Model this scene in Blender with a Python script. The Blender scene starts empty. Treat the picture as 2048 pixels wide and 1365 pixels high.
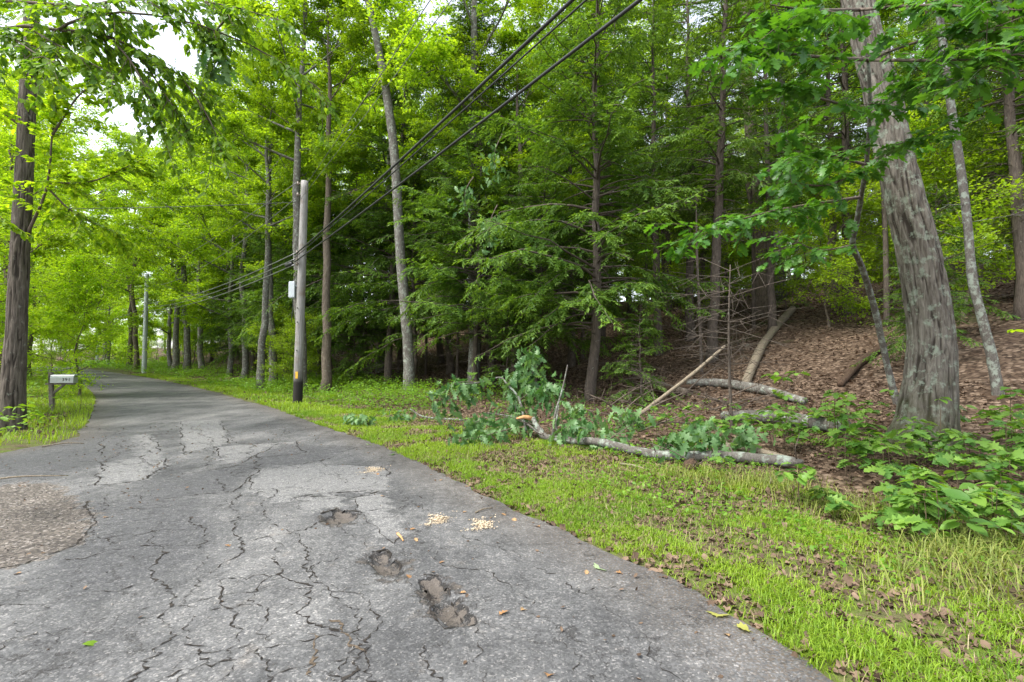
import bpy, math, random
import numpy as np
from mathutils import Vector, Matrix

random.seed(11)
rng = np.random.default_rng(11)
R = math.radians
sc = bpy.context.scene
col = sc.collection

# ---------------------------------------------------------------- camera
cam_d = bpy.data.cameras.new('camera')
cam_d.lens = 18.0; cam_d.sensor_width = 36.0; cam_d.sensor_fit = 'HORIZONTAL'
cam_d.clip_start = .05; cam_d.clip_end = 1500
cam = bpy.data.objects.new('camera', cam_d); col.objects.link(cam)
cam.location = (0, 0, 1.5); cam.rotation_euler = (R(90 + 2.38), 0, 0)
sc.camera = cam

# ---------------------------------------------------------------- sky, sun, exposure
SUN_EL, SUN_AZ = R(58), R(-120)         # high, soft, from behind and to the left
world = bpy.data.worlds.new('World'); sc.world = world; world.use_nodes = True
wn = world.node_tree.nodes; wl = world.node_tree.links
bg = wn['Background']
sky = wn.new('ShaderNodeTexSky'); sky.sky_type = 'NISHITA'; sky.sun_disc = False
sky.sun_elevation = SUN_EL; sky.sun_rotation = SUN_AZ
sky.air_density = 1.0; sky.dust_density = 2.0; sky.ozone_density = 1.0
hs = wn.new('ShaderNodeHueSaturation'); hs.inputs['Saturation'].default_value = .38
wl.new(sky.outputs[0], hs.inputs['Color']); wl.new(hs.outputs[0], bg.inputs['Color'])
bg.inputs['Strength'].default_value = 0.15
sun_d = bpy.data.lights.new('sun', 'SUN'); sun_d.energy = 1.5; sun_d.angle = R(22); sun_d.color = (1, .96, .89)
sun = bpy.data.objects.new('sun', sun_d); col.objects.link(sun)
sdir = Vector((math.sin(SUN_AZ) * math.cos(SUN_EL), math.cos(SUN_AZ) * math.cos(SUN_EL), math.sin(SUN_EL)))
sun.rotation_euler = (-sdir).to_track_quat('-Z', 'Y').to_euler()
sun.location = (-20, 10, 40)
vs = sc.view_settings
vs.view_transform = 'Standard'; vs.look = 'None'; vs.gamma = 1; vs.exposure = 1.8; vs.use_curve_mapping = False
sc.render.engine = 'CYCLES'
cy = sc.cycles
cy.max_bounces = 6; cy.diffuse_bounces = 4; cy.glossy_bounces = 2; cy.transmission_bounces = 4; cy.transparent_max_bounces = 4
cy.caustics_reflective = False; cy.caustics_refractive = False
cy.sample_clamp_indirect = 6

# ---------------------------------------------------------------- helpers
def mesh_np(name, V, faces, tint=None, attrs=None, smooth=False):
    """one mesh from numpy arrays; faces = list of (k,3) / (k,4) index arrays"""
    me = bpy.data.meshes.new(name)
    V = np.ascontiguousarray(V, dtype=np.float32)
    faces = [np.asarray(f, dtype=np.int32) for f in faces if len(f)]
    me.vertices.add(len(V)); me.vertices.foreach_set('co', V.ravel())
    loops = np.concatenate([f.ravel() for f in faces])
    tot = np.concatenate([np.full(len(f), f.shape[1], np.int32) for f in faces])
    start = np.concatenate([[0], np.cumsum(tot)[:-1]]).astype(np.int32)
    me.loops.add(len(loops)); me.loops.foreach_set('vertex_index', loops)
    me.polygons.add(len(tot)); me.polygons.foreach_set('loop_start', start); me.polygons.foreach_set('loop_total', tot)
    me.update(calc_edges=True)
    if smooth: me.polygons.foreach_set('use_smooth', np.ones(len(tot), bool))
    if tint is not None:
        a = me.attributes.new('tint', 'FLOAT', 'POINT'); a.data.foreach_set('value', np.asarray(tint, np.float32))
    for k, v in (attrs or {}).items():
        a = me.attributes.new(k, 'FLOAT', 'POINT'); a.data.foreach_set('value', np.asarray(v, np.float32))
    return me

class MB:
    """collects pieces of one mesh"""
    def __init__(s): s.V = []; s.F = {3: [], 4: []}; s.T = []; s.n = 0
    def add(s, V, F, tint=0.5):
        V = np.asarray(V, float); 
        for f in (F if isinstance(F, list) else [F]):
            f = np.asarray(f, int)
            if len(f): s.F[f.shape[1]].append(f + s.n)
        s.V.append(V); s.T.append(np.broadcast_to(np.asarray(tint, float), (len(V),))); s.n += len(V)
        return s
    def mesh(s, name, smooth=False):
        fs = [np.concatenate(v) for v in (s.F[3], s.F[4]) if v]
        return mesh_np(name, np.concatenate(s.V), fs, np.concatenate(s.T), smooth=smooth)

def obj(name, me, mat=None, parent=None, loc=None, rot=None, scale=None):
    o = bpy.data.objects.new(name, me); col.objects.link(o)
    if me is not None and mat is not None and not me.materials: me.materials.append(mat)
    if parent is not None: o.parent = parent
    if loc is not None: o.location = loc
    if rot is not None: o.rotation_euler = rot
    if scale is not None: o.scale = (scale,) * 3 if np.isscalar(scale) else scale
    return o
def tag(o, label=None, cat=None, group=None, kind=None):
    if label: o['label'] = label
    if cat: o['category'] = cat
    if group: o['group'] = group
    if kind: o['kind'] = kind
    return o
def thing(name, label, cat, loc=(0, 0, 0), rot=None, group=None, scale=None):
    return tag(obj(name, None, None, None, loc, rot, scale), label, cat, group)

def unit(a):
    return a / np.maximum(np.linalg.norm(a, axis=-1, keepdims=True), 1e-9)
def frames(d, up):
    """rotation matrices whose columns are (along d, side, normal ~ up)"""
    d = unit(d); s = unit(np.cross(up, d)); n = np.cross(d, s)
    return np.stack([d, s, n], -1)
def scatter(mb, tpl, pos, M, scale, tint):
    TV, TF = tpl
    n, m = len(pos), len(TV)
    scale = np.broadcast_to(np.asarray(scale, float), (n,))
    V = np.einsum('nij,mj->nmi', M, TV) * scale[:, None, None] + pos[:, None, :]
    F = [(f[None] + (np.arange(n) * m)[:, None, None]).reshape(-1, f.shape[1]) for f in TF]
    tint = np.asarray(tint, float)
    if tint.ndim == 1: tint = np.repeat(tint, m)
    else: tint = tint.ravel()
    mb.add(V.reshape(-1, 3), F, tint)

def tube(P, rad, sides=8, cap=True, wob=0, seed=0):
    P = np.asarray(P, float); n = len(P)
    rad = np.broadcast_to(np.asarray(rad, float), (n,))
    T = np.gradient(P, axis=0); T = unit(T)
    ref = np.array([0, 0, 1.]) if abs(T[:, 2]).mean() < .75 else np.array([1., 0, 0])
    S = unit(np.cross(np.broadcast_to(ref, T.shape), T)); N = np.cross(T, S)
    a = np.arange(sides) * 2 * np.pi / sides
    rr = rad[:, None] * np.ones(sides)
    if wob:
        r2 = np.random.default_rng(seed); rr = rr * (1 + wob * r2.standard_normal((n, sides)))
    V = P[:, None] + rr[..., None] * (np.cos(a)[None, :, None] * S[:, None] + np.sin(a)[None, :, None] * N[:, None])
    i = np.arange(n - 1)[:, None] * sides; j = np.arange(sides)[None]; k = (j + 1) % sides
    F = np.stack([i + j, i + k, i + sides + k, i + sides + j], -1).reshape(-1, 4)
    V = V.reshape(-1, 3); fs = [F]
    if cap:
        V = np.concatenate([V, P[:1], P[-1:]]); b = n * sides; j = np.arange(sides); k = (j + 1) % sides
        fs.append(np.concatenate([np.stack([k, j, np.full(sides, b)], -1),
                                  np.stack([(n - 1) * sides + j, (n - 1) * sides + k, np.full(sides, b + 1)], -1)]))
    return V, fs
def curve(P, n):
    """smooth resampling of a polyline (Catmull-Rom)"""
    P = np.asarray(P, float)
    if len(P) == 2: return P[0] + (P[1] - P[0]) * np.linspace(0, 1, n)[:, None]
    Q = np.concatenate([[2 * P[0] - P[1]], P, [2 * P[-1] - P[-2]]])
    u = np.linspace(0, len(P) - 1 - 1e-6, n); i = u.astype(int); t = (u - i)[:, None]
    a, b, c, d = Q[i], Q[i + 1], Q[i + 2], Q[i + 3]
    return .5 * (2 * b + (c - a) * t + (2 * a - 5 * b + 4 * c - d) * t * t + (3 * b - a - 3 * c + d) * t ** 3)
def resamp(v, n): return np.interp(np.linspace(0, len(v) - 1, n), np.arange(len(v)), v)
def box(cx, cy, cz, sx, sy, sz):
    s = np.array([(x, y, z) for x in (-1, 1) for y in (-1, 1) for z in (-1, 1)], float) * .5
    V = s * (sx, sy, sz) + (cx, cy, cz)
    return V, np.array([(0, 1, 3, 2), (4, 6, 7, 5), (0, 4, 5, 1), (2, 3, 7, 6), (0, 2, 6, 4), (1, 5, 7, 3)])
def box_mesh(name, sx, sy, sz, bev=.01, c=(0, 0, 0)):
    import bmesh
    bm = bmesh.new(); bmesh.ops.create_cube(bm, size=1)
    for v in bm.verts: v.co = Vector((v.co.x * sx + c[0], v.co.y * sy + c[1], v.co.z * sz + c[2]))
    if bev: bmesh.ops.bevel(bm, geom=bm.edges[:], offset=bev, segments=2, affect='EDGES', profile=.6)
    me = bpy.data.meshes.new(name); bm.to_mesh(me); bm.free(); return me

# leaf templates: x along the leaf, y across, z along the normal
DIAM = (np.array([(0, 0, 0), (.42, -.3, .07), (1, 0, -.06), (.42, .3, .07)]), [np.array([(0, 1, 2), (0, 2, 3)])])
TWIG = (np.array([(0, 0, 0), (.35, -.16, .0), (1, 0, -.10), (.35, .16, .0)]), [np.array([(0, 1, 2), (0, 2, 3)])])
LITTER = (np.array([(0, 0, .05), (.3, -.3, .16), (.75, -.26, .1), (1, 0, .16), (.75, .26, .18), (.3, .3, .08), (.5, 0, 0)]),
          [np.array([(0, 1, 6), (1, 2, 6), (2, 3, 6), (3, 4, 6), (4, 5, 6), (5, 0, 6)])])
def leaf_outline(half, curl=.18, fold=.22):
    """leaf from its half outline (x, y): midrib plus two folded, lobed halves"""
    h = np.array(half, float); n = len(h)
    z = lambda x, y: fold * np.abs(y) - curl * x * x
    mid = np.stack([h[:, 0], 0 * h[:, 0], z(h[:, 0], 0)], -1)
    up = np.stack([h[:, 0], h[:, 1], z(h[:, 0], h[:, 1])], -1); dn = up * (1, -1, 1)
    V = np.concatenate([mid, up, dn]); F = []
    for i in range(n - 1):
        F += [(i, i + 1, n + i + 1), (i, n + i + 1, n + i), (i + 1, i, 2 * n + i), (i + 1, 2 * n + i, 2 * n + i + 1)]
    return V, [np.array(F)]
_la = np.arange(9) / 9 * 2 * np.pi
LITTER2 = (np.concatenate([[(.5, 0, 0)], np.column_stack([.5 + .5 * np.cos(_la) * np.array([1, .8, 1, .7, .95, .9, .72, 1, .75]), .36 * np.sin(_la) * np.array([1, .9, 1.1, .65, 1, 1, .7, 1.15, .7]), np.array([.1, -.04, .22, .02, .16, .05, .2, -.02, .18])])]),
           [np.array([(0, 1 + i, 1 + (i + 1) % 9) for i in range(9)])])
OVATE = leaf_outline([(0, 0), (.22, .2), (.5, .27), (.78, .17), (1, 0)])
OAK = leaf_outline([(0, .012), (.1, .02), (.2, .15), (.27, .07), (.42, .31), (.5, .1), (.64, .34), (.7, .12), (.85, .2), (1, 0)], .25)
OAKD = leaf_outline([(0, .012), (.1, .02), (.2, .15), (.27, .07), (.42, .31), (.5, .1), (.64, .34), (.7, .12), (.85, .2), (1, 0)], .6, .3)
MAPLE = leaf_outline([(0, .012), (.14, .015), (.15, .22), (.24, .2), (.34, .5), (.44, .3), (.55, .46), (.62, .17), (.8, .22), (1, 0)], .2, .15)

# ---- terrain functions (numpy) ----
def sstep(a, b, x):
    t = np.clip((x - a) / (b - a), 0, 1)
    return t * t * (3 - 2 * t)

def _hash(ix, iy):
    h = (ix.astype(np.int64) * 374761393 + iy.astype(np.int64) * 668265263) & 0x7fffffff
    h = ((h ^ (h >> 13)) * 1274126177) & 0x7fffffff
    return ((h ^ (h >> 16)) & 0xffff) / 65535.0

def vnoise(x, y):
    x = np.asarray(x, float); y = np.asarray(y, float)
    ix = np.floor(x); iy = np.floor(y)
    fx = x - ix; fy = y - iy
    fx = fx * fx * (3 - 2 * fx); fy = fy * fy * (3 - 2 * fy)
    a = _hash(ix, iy); b = _hash(ix + 1, iy); c = _hash(ix, iy + 1); d = _hash(ix + 1, iy + 1)
    return (a * (1 - fx) + b * fx) * (1 - fy) + (c * (1 - fx) + d * fx) * fy

def fbm(x, y, o=4):
    s = 0; a = .5
    for i in range(o):
        s = s + a * vnoise(x * 2 ** i + 17.3 * i, y * 2 ** i - 9.1 * i); a *= .5
    return s

# right-hand edge of the pavement, from behind the camera to the far bend
EDGE = np.array([(3.2, -14), (2.6, -6), (2.05, -1), (1.72, 1.2), (1.5, 2.4), (1.31, 3.05), (1.01, 3.75), (.55, 4.45), (-.13, 5.49),
                 (-.98, 6.98), (-2.4, 9.3), (-4.6, 12.3), (-8.1, 17.1), (-14.6, 25.2), (-20.4, 31.5), (-27.5, 38.6),
                 (-38, 48), (-64, 72), (-92, 102), (-130, 150)], float)
def _smooth(P, it=2):
    for _ in range(it):
        Q = [P[0]]
        for a, b in zip(P[:-1], P[1:]):
            Q += [a * .75 + b * .25, a * .25 + b * .75]
        Q.append(P[-1]); P = np.array(Q)
    return P
EDGE = _smooth(EDGE)
_seg = EDGE[1:] - EDGE[:-1]
_len = np.hypot(_seg[:, 0], _seg[:, 1])
_cum = np.concatenate([[0], np.cumsum(_len)])

def road_coords(x, y):
    """arc length along the edge and signed distance (right of the road positive)"""
    x = np.asarray(x, float).ravel(); y = np.asarray(y, float).ravel()
    best = np.full(x.shape, 1e9); sd = np.zeros_like(x); ss = np.zeros_like(x)
    for i in range(len(_seg)):
        ux, uy = _seg[i] / _len[i]
        rx = x - EDGE[i, 0]; ry = y - EDGE[i, 1]
        t = np.clip(rx * ux + ry * uy, 0, _len[i])
        dx = rx - t * ux; dy = ry - t * uy
        dd = dx * dx + dy * dy
        m = dd < best
        best = np.where(m, dd, best)
        sgn = np.where(rx * uy - ry * ux > 0, 1.0, -1.0)
        sd = np.where(m, sgn * np.sqrt(dd), sd); ss = np.where(m, _cum[i] + t, ss)
    return ss, sd

def left_width(Y):
    """pavement width at forward distance Y: wider where the drive joins"""
    return 4.5 + 2.6 * (1 - sstep(9.0, 13.2, Y))

def road_z(Y):
    return 0.85 * sstep(19, 62, Y) - 1.6 * sstep(78, 130, Y)

def ground_z(x, y, rough=True):
    sh = np.shape(x)
    x = np.asarray(x, float).ravel(); y = np.asarray(y, float).ravel()
    s, d = road_coords(x, y)
    Yr = np.interp(s, _cum, EDGE[:, 1])
    e = road_z(Yr)
    r = np.maximum(d, 0)
    hill = 0.05 * np.clip(r - 2.5, 0, 5.5) + 0.268 * np.clip(r - 8, 0, 25) + 0.03 * np.clip(r - 33, 0, 60)
    hill = hill + .25 * sstep(6, 10, r) * sstep(14, 9, r) * 0
    l = np.maximum(-d - left_width(Yr), 0)
    left = .03 * np.clip(l, 0, 8) + .05 * np.clip(l - 8, 0, 60)
    z = e + hill + left
    if rough:
        far = sstep(.1, 3, r) + sstep(.1, 3, l)
        z = z + far * ((fbm(x * .35, y * .35, 3) - .44) * .28 + (fbm(x * 1.6 + 40, y * 1.6, 2) - .37) * .09)
        z = z + sstep(10, 20, r) * (fbm(x * .1 + 7, y * .1, 2) - .37) * 1.3
        z = z + .02 * sstep(.0, .3, r) + .02 * sstep(0, .3, l)
    inside = (d < 0.0) & (l <= 0)
    rim = np.minimum(-d, d + left_width(Yr))
    z = np.where(inside, z - .09 * sstep(.0, .25, rim), z)
    return z.reshape(sh)

# ---------------------------------------------------------------- materials
def new_mat(name):
    m = bpy.data.materials.new(name); m.use_nodes = True
    nt = m.node_tree; p = nt.nodes['Principled BSDF']
    return m, nt.nodes, nt.links, p
def nd(N, t, **kw):
    n = N.new(t)
    for k, v in kw.items(): setattr(n, k, v)
    return n
def ramp(N, L, src, stops):
    r = N.new('ShaderNodeValToRGB'); e = r.color_ramp.elements
    while len(e) < len(stops): e.new(.5)
    for i, (p, c) in enumerate(stops):
        e[i].position = p; e[i].color = (*c, 1) if len(c) == 3 else c
    L.new(src, r.inputs[0]); return r.outputs[0]
def mix(N, L, a, b, f, mode='MIX'):
    m = N.new('ShaderNodeMix'); m.data_type = 'RGBA'; m.blend_type = mode
    for s, v in ((m.inputs[6], a), (m.inputs[7], b), (m.inputs[0], f)):
        if isinstance(v, bpy.types.NodeSocket): L.new(v, s)
        elif isinstance(v, tuple): s.default_value = (*v, 1)
        else: s.default_value = v
    return m.outputs[2]
def math_(N, L, op, a, b=0, c=None, clamp=False):
    m = N.new('ShaderNodeMath'); m.operation = op; m.use_clamp = clamp
    for s, v in zip(m.inputs, (a, b, c)):
        if v is None: continue
        if isinstance(v, bpy.types.NodeSocket): L.new(v, s)
        else: s.default_value = v
    return m.outputs[0]
def noise_(N, L, vec, scale, detail=4, rough=.6, dist=0):
    n = N.new('ShaderNodeTexNoise'); n.inputs['Scale'].default_value = scale
    n.inputs['Detail'].default_value = detail; n.inputs['Roughness'].default_value = rough; n.inputs['Distortion'].default_value = dist
    if vec is not None: L.new(vec, n.inputs['Vector'])
    return n
def mapping(N, L, vec, scale):
    m = N.new('ShaderNodeMapping'); m.inputs['Scale'].default_value = scale; L.new(vec, m.inputs['Vector']); return m.outputs[0]
def attr(N, name):
    a = N.new('ShaderNodeAttribute'); a.attribute_name = name; return a.outputs['Fac']
def bump(N, L, h, strength, dist, p):
    b = N.new('ShaderNodeBump'); b.inputs['Strength'].default_value = strength; b.inputs['Distance'].default_value = dist
    L.new(h, b.inputs['Height']); L.new(b.outputs[0], p.inputs['Normal']); return b

def leaf_mat(name, c0, c1, trans=.42, tcol=None, rough=.5, spec=.35, vary=.35):
    m, N, L, p = new_mat(name)
    base = mix(N, L, c0, c1, attr(N, 'tint'))
    oi = N.new('ShaderNodeObjectInfo')
    v = math_(N, L, 'MULTIPLY_ADD', oi.outputs['Random'], vary, 1 - vary / 2)
    hsv = N.new('ShaderNodeHueSaturation'); L.new(base, hsv.inputs['Color']); L.new(v, hsv.inputs['Value'])
    base = hsv.outputs[0]
    L.new(base, p.inputs['Base Color']); p.inputs['Roughness'].default_value = rough; p.inputs['Specular IOR Level'].default_value = spec
    t = N.new('ShaderNodeBsdfTranslucent')
    L.new(mix(N, L, base, tcol or (1.5, 1.45, .5), 1.0, 'MULTIPLY'), t.inputs['Color'])
    ms = N.new('ShaderNodeMixShader'); ms.inputs[0].default_value = trans
    L.new(p.outputs[0], ms.inputs[1]); L.new(t.outputs[0], ms.inputs[2])
    L.new(ms.outputs[0], N['Material Output'].inputs['Surface'])
    return m

def bark_mat(name, dark, light, lichen=None, lich=.5, sc_=1.0, stretch=.16, bump_d=.03, moss=None, ridged=False, lamt=.75):
    m, N, L, p = new_mat(name)
    tc = N.new('ShaderNodeTexCoord'); o = tc.outputs['Object']
    v = mapping(N, L, o, (1, 1, stretch))
    n1 = noise_(N, L, v, 26 * sc_, 6, .65, .6); n2 = noise_(N, L, o, 3.0, 4)
    c = ramp(N, L, n1.outputs[0], [(.36, dark), (.62, light)])
    c = mix(N, L, c, tuple(x * .55 for x in light), math_(N, L, 'MULTIPLY', n2.outputs[0], .6), 'MIX')
    if ridged: c = mix(N, L, tuple(x * .6 for x in dark), c, ramp(N, L, attr(N, 'tint'), [(.15, (0, 0, 0)), (.6, (1, 1, 1))]))
    if lichen:
        n3 = noise_(N, L, o, 7, 5, .7); f = ramp(N, L, n3.outputs[0], [(lich, (0, 0, 0)), (lich + .09, (1, 1, 1))])
        c = mix(N, L, c, lichen, math_(N, L, 'MULTIPLY', f, lamt))
    if moss:
        sx = N.new('ShaderNodeSeparateXYZ'); L.new(o, sx.inputs[0])
        n4 = noise_(N, L, o, 5, 4)
        f = math_(N, L, 'SUBTRACT', math_(N, L, 'MULTIPLY', n4.outputs[0], 2.2), math_(N, L, 'MULTIPLY', sx.outputs[2], 1.1), clamp=True)
        c = mix(N, L, c, moss, math_(N, L, 'MULTIPLY', f, .7))
    L.new(c, p.inputs['Base Color']); p.inputs['Roughness'].default_value = .9; p.inputs['Specular IOR Level'].default_value = .2
    bump(N, L, n1.outputs[0], .9, bump_d, p)
    return m
def plain(name, c, rough=.6, metal=0, noise_amt=.25, scale=12, spec=.4):
    m, N, L, p = new_mat(name)
    tc = N.new('ShaderNodeTexCoord'); n = noise_(N, L, tc.outputs['Object'], scale, 5)
    cc = ramp(N, L, n.outputs[0], [(.3, tuple(x * (1 - noise_amt) for x in c)), (.7, tuple(min(1, x * (1 + noise_amt)) for x in c))])
    L.new(cc, p.inputs['Base Color']); p.inputs['Roughness'].default_value = rough; p.inputs['Metallic'].default_value = metal
    p.inputs['Specular IOR Level'].default_value = spec
    return m

M = {}
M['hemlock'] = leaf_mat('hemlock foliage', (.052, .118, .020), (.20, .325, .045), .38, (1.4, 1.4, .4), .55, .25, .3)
M['maple'] = leaf_mat('maple foliage', (.13, .25, .018), (.32, .47, .035), .55, (1.6, 1.5, .4))
M['yellow'] = leaf_mat('sunny maple foliage', (.19, .36, .018), (.43, .58, .04), .56, (1.55, 1.5, .45))
M['oak'] = leaf_mat('oak foliage', (.045, .14, .025), (.11, .26, .03), .38, (1.5, 1.5, .4), .4, .5)
M['oakwilt'] = leaf_mat('cut oak foliage', (.05, .14, .035), (.20, .33, .13), .3, (1.3, 1.4, .5), .45, .4, .2)
M['beech'] = leaf_mat('beech foliage', (.09, .20, .025), (.22, .36, .035), .55, (1.6, 1.5, .4))
M['seedling'] = leaf_mat('seedling leaves', (.060, .155, .028), (.185, .32, .05), .36, (1.5, 1.5, .4), .45, .4)
M['grass'] = leaf_mat('verge grass', (.10, .215, .015), (.29, .41, .035), .4, (1.4, 1.3, .4), .5, .3)
M['straw'] = leaf_mat('dead grass', (.20, .15, .08), (.42, .35, .21), .2, (1.1, 1, .8), .7, .2)
M['sedge'] = leaf_mat('long grass', (.12, .20, .03), (.28, .30, .08), .35, (1.3, 1.2, .5), .5, .3)
M['weed'] = leaf_mat('weed leaves', (.075, .20, .02), (.22, .38, .03), .4, (1.5, 1.4, .4))
M['litter'] = leaf_mat('dead leaves', (.060, .040, .027), (.25, .175, .12), .12, (1.2, 1, .8), .8, .15)
M['bark_oak'] = bark_mat('oak bark', (.058, .047, .037), (.205, .185, .155), (.27, .32, .25), .53, 1.0, .14, .02, (.05, .055, .02), True, .6)
M['bark_grey'] = bark_mat('grey bark', (.07, .062, .052), (.22, .205, .18), (.32, .35, .30), .52, 1.2, .2, .015)
M['bark_ash'] = bark_mat('ash bark', (.052, .042, .033), (.175, .15, .122), (.30, .32, .27), .60, 1.0, .14, .02, None, True, .5)
M['bark_brown'] = bark_mat('brown bark', (.06, .047, .036), (.215, .175, .135), (.28, .29, .23), .60, 1.1, .16, .02)
M['bark_hem'] = bark_mat('hemlock bark', (.045, .036, .030), (.150, .122, .098), (.30, .32, .26), .62, 1.2, .16, .02)
M['bark_pale'] = bark_mat('dead wood', (.12, .095, .065), (.30, .25, .18), (.24, .27, .18), .58, 1.5, .1, .008)
M['bark_rot'] = bark_mat('rotten wood', (.03, .02, .014), (.11, .07, .045), (.08, .10, .03), .60, 1.5, .1, .015)
M['bark_limb'] = bark_mat('lichened limb', (.065, .058, .048), (.17, .155, .135), (.30, .35, .29), .50, 2.4, .3, .008, None, False, .7)
M['twig'] = plain('twig', (.12, .095, .075), .9, 0, .35, 8, .2)
M['stem'] = plain('stem', (.10, .075, .045), .8, 0, .3, 9, .2)
M['orange_wood'] = plain('torn wood', (.50, .27, .12), .8, 0, .35, 14, .2)

def ground_mat():
    m, N, L, p = new_mat('forest floor')
    tc = N.new('ShaderNodeTexCoord'); o = tc.outputs['Object']
    n0 = noise_(N, L, o, 2.2, 4)
    wv = mix(N, L, o, n0.outputs[1], .06)
    v = nd(N, 'ShaderNodeTexVoronoi'); v.inputs['Scale'].default_value = 13; v.inputs['Randomness'].default_value = 1
    L.new(mapping(N, L, wv, (1, 1.0, .4)), v.inputs['Vector'])
    sx = N.new('ShaderNodeSeparateColor'); L.new(v.outputs['Color'], sx.inputs[0])
    leaf = ramp(N, L, sx.outputs[0], [(0, (.05, .033, .022)), (.45, (.115, .077, .051)), (.75, (.18, .128, .088)), (1, (.27, .20, .145))])
    edge = ramp(N, L, v.outputs['Distance'], [(.3, (1, 1, 1)), (.75, (.3, .27, .25))])
    leaf = mix(N, L, leaf, edge, .75, 'MULTIPLY')
    n1 = noise_(N, L, o, 1.1, 5, .6)
    leaf = mix(N, L, leaf, (.055, .034, .022), ramp(N, L, n1.outputs[0], [(.5, (0, 0, 0)), (.72, (.8, .8, .8))]))
    n2 = noise_(N, L, o, .55, 5, .65)
    moss = ramp(N, L, n2.outputs[0], [(.56, (0, 0, 0)), (.66, (1, 1, 1))])
    leaf = mix(N, L, leaf, (.05, .075, .018), math_(N, L, 'MULTIPLY', math_(N, L, 'MULTIPLY', moss, .75), attr(N, 'mossy')))
    n3 = noise_(N, L, o, 30, 6, .7)
    soil = ramp(N, L, n3.outputs[0], [(.3, (.05, .038, .026)), (.55, (.12, .088, .06)), (.75, (.24, .19, .14))])
    n4 = noise_(N, L, o, 4, 5, .6)
    green = mix(N, L, soil, (.10, .15, .02), ramp(N, L, n4.outputs[0], [(.35, (0, 0, 0)), (.6, (.8, .8, .8))]))
    c = mix(N, L, leaf, green, attr(N, 'verge'))
    L.new(c, p.inputs['Base Color']); p.inputs['Roughness'].default_value = .95; p.inputs['Specular IOR Level'].default_value = .15
    h = math_(N, L, 'ADD', math_(N, L, 'MULTIPLY', sx.outputs[1], .7), math_(N, L, 'MULTIPLY', n3.outputs[0], .5))
    bump(N, L, h, .9, .035, p)
    return m
M['ground'] = ground_mat()

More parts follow.
